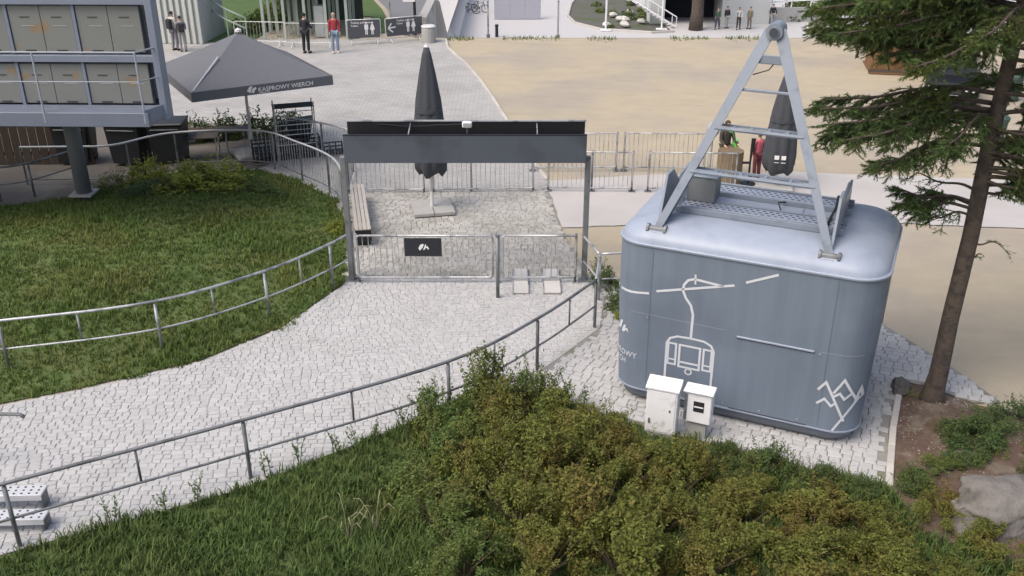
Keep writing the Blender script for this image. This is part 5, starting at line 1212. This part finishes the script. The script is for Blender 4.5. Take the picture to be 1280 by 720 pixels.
def make_meshes(J):
    RB = {'pelvis': (.14, .105), 'waist': (.125, .095), 'chest': (.15, .11), 'neckb': (.09, .075), 'neck': .054, 'jaw': (.062, .07), 'face': (.076, .094), 'crown': (.06, .075)}
    for n in 'LR': RB.update({'hip' + n: .085, 'knee' + n: .055, 'ank' + n: .038, 'toe' + n: .032, 'sho' + n: .052, 'elb' + n: .038, 'wri' + n: .027, 'hand' + n: (.032, .036), 'th' + n: .011, 'ti' + n: .009}); RB.update({'f%d%s' % (k, n): .0095 for k in range(4)}); RB.update({'g%d%s' % (k, n): .008 for k in range(4)})
    E_ = [('pelvis', 'waist'), ('waist', 'chest'), ('chest', 'neckb'), ('neckb', 'neck'), ('neck', 'jaw'), ('jaw', 'face'), ('face', 'crown')]
    for n in 'LR': E_ += [('pelvis', 'hip' + n), ('hip' + n, 'knee' + n), ('knee' + n, 'ank' + n), ('ank' + n, 'toe' + n), ('neckb', 'sho' + n), ('sho' + n, 'elb' + n), ('elb' + n, 'wri' + n), ('wri' + n, 'hand' + n), ('hand' + n, 'th' + n), ('th' + n, 'ti' + n)] + [('hand' + n, 'f%d%s' % (k, n)) for k in range(4)] + [('f%d%s' % (k, n), 'g%d%s' % (k, n)) for k in range(4)]
    def mk(name, keys, grow, ov={}, extra=None):
        ks = [k for k in RB if k in keys]; ix = {k: i for i, k in enumerate(ks)}; P_ = [Vector(J[k]) for k in ks]
        rr = []
        for k in ks:
            r = ov.get(k, RB[k]); r = r if isinstance(r, tuple) else (r, r); rr.append((r[0] + grow, r[1] + grow))
        if extra: P_ = extra(P_, ix)
        return skin_mesh(name, P_, [(ix[a], ix[b]) for a, b in E_ if a in ix and b in ix], rr)
    body = mk('body', set(RB), 0)
    top_keys = {'pelvis', 'waist', 'chest', 'neckb', 'shoL', 'shoR', 'elbL', 'elbR', 'wriL', 'wriR'}
    jacket = mk('jacket', top_keys, .02, {'wriL': .03, 'wriR': .03, 'neckb': (.085, .07)})
    trousers = mk('trousers', {'pelvis', 'hipL', 'hipR', 'kneeL', 'kneeR', 'ankL', 'ankR'}, .014, {'ankL': .05, 'ankR': .05, 'kneeL': .062, 'kneeR': .062})
    shoes = MB()
    for n in 'LR':
        a, t = Vector(J['ank' + n]), Vector(J['toe' + n]); c = a.lerp(t, .5); dz = a.z - .09
        shoes.box((c.x, c.y - .01, .045 + dz * .5), (.095, .27, .085), ch=.03)
    sh = shoes.mesh('shoes', DARKR)
    # face: eyes, nose, mouth, ears in one small mesh; hair as a cap
    hr = MB(); hc = Vector(J['face']) + Vector((0, .012, .01)); K = 12; prof = []
    vs = []; fs = []
    for i in range(7):
        th = i / 6 * 1.75
        for k in range(K):
            a = 2 * math.pi * k / K; front = max(0, -math.sin(a)); t2 = th * (1 - .42 * front); vs.append((hc.x + .09 * math.sin(t2) * math.cos(a), hc.y + .108 * math.sin(t2) * math.sin(a), hc.z + .108 * math.cos(t2)))
    fs = [(i * K + k, i * K + (k + 1) % K, (i + 1) * K + (k + 1) % K, (i + 1) * K + k) for i in range(6) for k in range(K)]
    hair = hr.add(vs, fs).mesh('hair', DARKR, True)
    fc = MB(); f = Vector(J['face'])
    nose = MB().add([f + Vector(q) for q in ((-.013, -.088, -.035), (.013, -.088, -.035), (0, -.112, -.034), (0, -.09, .008))], [(0, 1, 2), (0, 2, 3), (2, 1, 3), (0, 3, 1)]).mesh('nose', DARKR)
    for s in (-1, 1): fc.box(f + Vector((s * .03, -.086, .0)), (.022, .012, .01), ch=.003)
    fc.box(f + Vector((0, -.083, -.062)), (.04, .012, .009), ch=.003)
    face = fc.mesh('eyes_and_mouth', DARKR)
    er = MB()
    for s in (-1, 1): er.box(f + Vector((s * .083, .012, -.008)), (.016, .032, .055), ch=.006)
    ears = er.mesh('ears', DARKR)
    return dict(body=body, jacket=jacket, trousers=trousers, shoes=sh, hair=hair, nose=nose, eyes_and_mouth=face, ears=ears)
POSES = {'stand': make_meshes(pose(.12, (.1, .1), (.05, .2))), 'phone': make_meshes(pose(.05, (.35, 1.0), (.5, 1.0))), 'walk': make_meshes(pose(.75, (-.5, .1), (.6, .35)))}
SKIN = mat('skin_tone', (.48, .3, .22), .6, .05); FACED = mat('face_dark', (.09, .05, .045), .6)
def cloth(name, c): return mat('cloth_' + name, c, .85, .12, 9, bump=.2, bscale=30)
def person(label, loc, rz, h, ps, top, legs, hairc, shoec=(.02, .02, .02), bag=None, skirt=None, group=None):
    o = thing('person', label, 'person', loc, rz, group); s = h / 1.75; M_ = POSES[ps]; o.scale = (s, s, s)
    def part(k, m, parent=o, name=None):
        me = M_[k].copy(); me.materials.clear(); me.materials.append(m); return link(name or k, me, parent)
    b = part('body', SKIN); part('jacket', cloth(*top)); part('trousers', cloth(*legs)); part('shoes', cloth('shoe%d' % int(shoec[0] * 100), shoec)); part('hair', cloth('hair%d' % int(hairc[0] * 1000), hairc)); part('nose', SKIN, b); part('ears', SKIN, b); part('eyes_and_mouth', FACED, b)
    if skirt: MB().lathe([(.27, .38), (.22, .7), (.165, 1.0), (.15, 1.06)], 16).build('skirt', cloth(*skirt), o, True)
    if bag:
        nm, cc_, where = bag; q = thing('backpack' if where == 'back' else 'shoulder_bag', None, None); col.objects.unlink(q); bpy.data.objects.remove(q)
        bb = MB().box((0, .21, 1.22) if where == 'back' else (.25, -.12, 1.05), (.3, .18, .44) if where == 'back' else (.12, .26, .3), ch=.05).build('backpack' if where == 'back' else 'shoulder_bag', cloth(nm, cc_), o)
        if where == 'back':
            for x in (-.1, .1): MB().tube([(x, .12, 1.42), (x, .0, 1.47), (x * 1.1, -.13, 1.36), (x * 1.15, -.1, 1.1), (x, .12, 1.05)], .018, 5).build('strap', cloth(nm, cc_), bb)
        else: MB().tube([(.25, -.1, 1.2), (.1, -.12, 1.4), (-.1, .0, 1.48)], .014, 5).build('strap', cloth(nm, cc_), bb)
    return o
person('person in black clothes standing with back turned by the crowd barrier', (-9.31, 43.75, -.008), R(165), 1.78, 'phone', ('black', (.018, .02, .028)), ('black2', (.014, .014, .018)), (.015, .012, .01))
person('person in a red jacket and blue jeans standing near the toilet banner', (-8.0, 43.8, -.008), R(8), 1.78, 'stand', ('red', (.3, .035, .045)), ('jeans', (.2, .27, .38)), (.42, .32, .2), (.55, .55, .55))
person('person with a dark backpack and pale top standing by the corrugated hall', (-15.45, 44.4, -.008), R(150), 1.75, 'stand', ('cream', (.5, .48, .42)), ('greyt', (.2, .2, .22)), (.02, .015, .012), bag=('bagdark', (.02, .022, .03), 'back'))
person('shorter person in grey standing beside the one with the backpack', (-15.0, 44.1, -.008), R(200), 1.6, 'phone', ('grey', (.2, .2, .22)), ('grey2', (.28, .28, .28)), (.03, .022, .018), bag=('bagblk', (.03, .03, .035), 'back'))
person('person in dark brown with a bright green bag behind the barrel table', (6.1, 26.35, -.008), R(20), 1.62, 'phone', ('brownblack', (.05, .042, .035)), ('brown', (.12, .09, .06)), (.06, .04, .025), bag=('limebag', (.12, .6, .12), 'side'))
person('child in a pink jacket and dark red trousers beside the closed parasol', (6.98, 26.1, -.008), R(-160), 1.36, 'stand', ('pink', (.55, .13, .17)), ('darkred', (.18, .05, .06)), (.09, .05, .03))
for i, (x, y, t, l, lb, ps, bg_) in enumerate(((16.8, 79.8, ('dkgreen', (.06, .1, .07)), ('dkjeans', (.05, .06, .09)), 'walker in a dark green top beside the white handrails', 'walk', None), (17.65, 80.3, ('blk3', (.03, .03, .035)), ('wht', (.4, .4, .4)), 'walker in black with pale trousers beside the white handrails', 'stand', None),
        (18.5, 79.7, ('wht2', (.5, .5, .5)), ('blk4', (.03, .03, .035)), 'walker in white carrying a black backpack', 'walk', ('bagblk2', (.015, .015, .02), 'back')), (19.45, 80.0, ('khaki', (.2, .18, .13)), ('khaki2', (.16, .15, .12)), 'walker all in khaki beside the white handrails', 'stand', None), (21.7, 81.5, ('blk5', (.02, .02, .025)), ('grey5', (.3, .3, .3)), 'walker in a black jacket behind the crumpled tarpaulin', 'walk', None))):
    person(lb, (x, y, LZ + .02), R(random.uniform(-60, 60)), 1.75, ps, t, l, (.03, .02, .015), bag=bg_, group='walkers in the lower street')
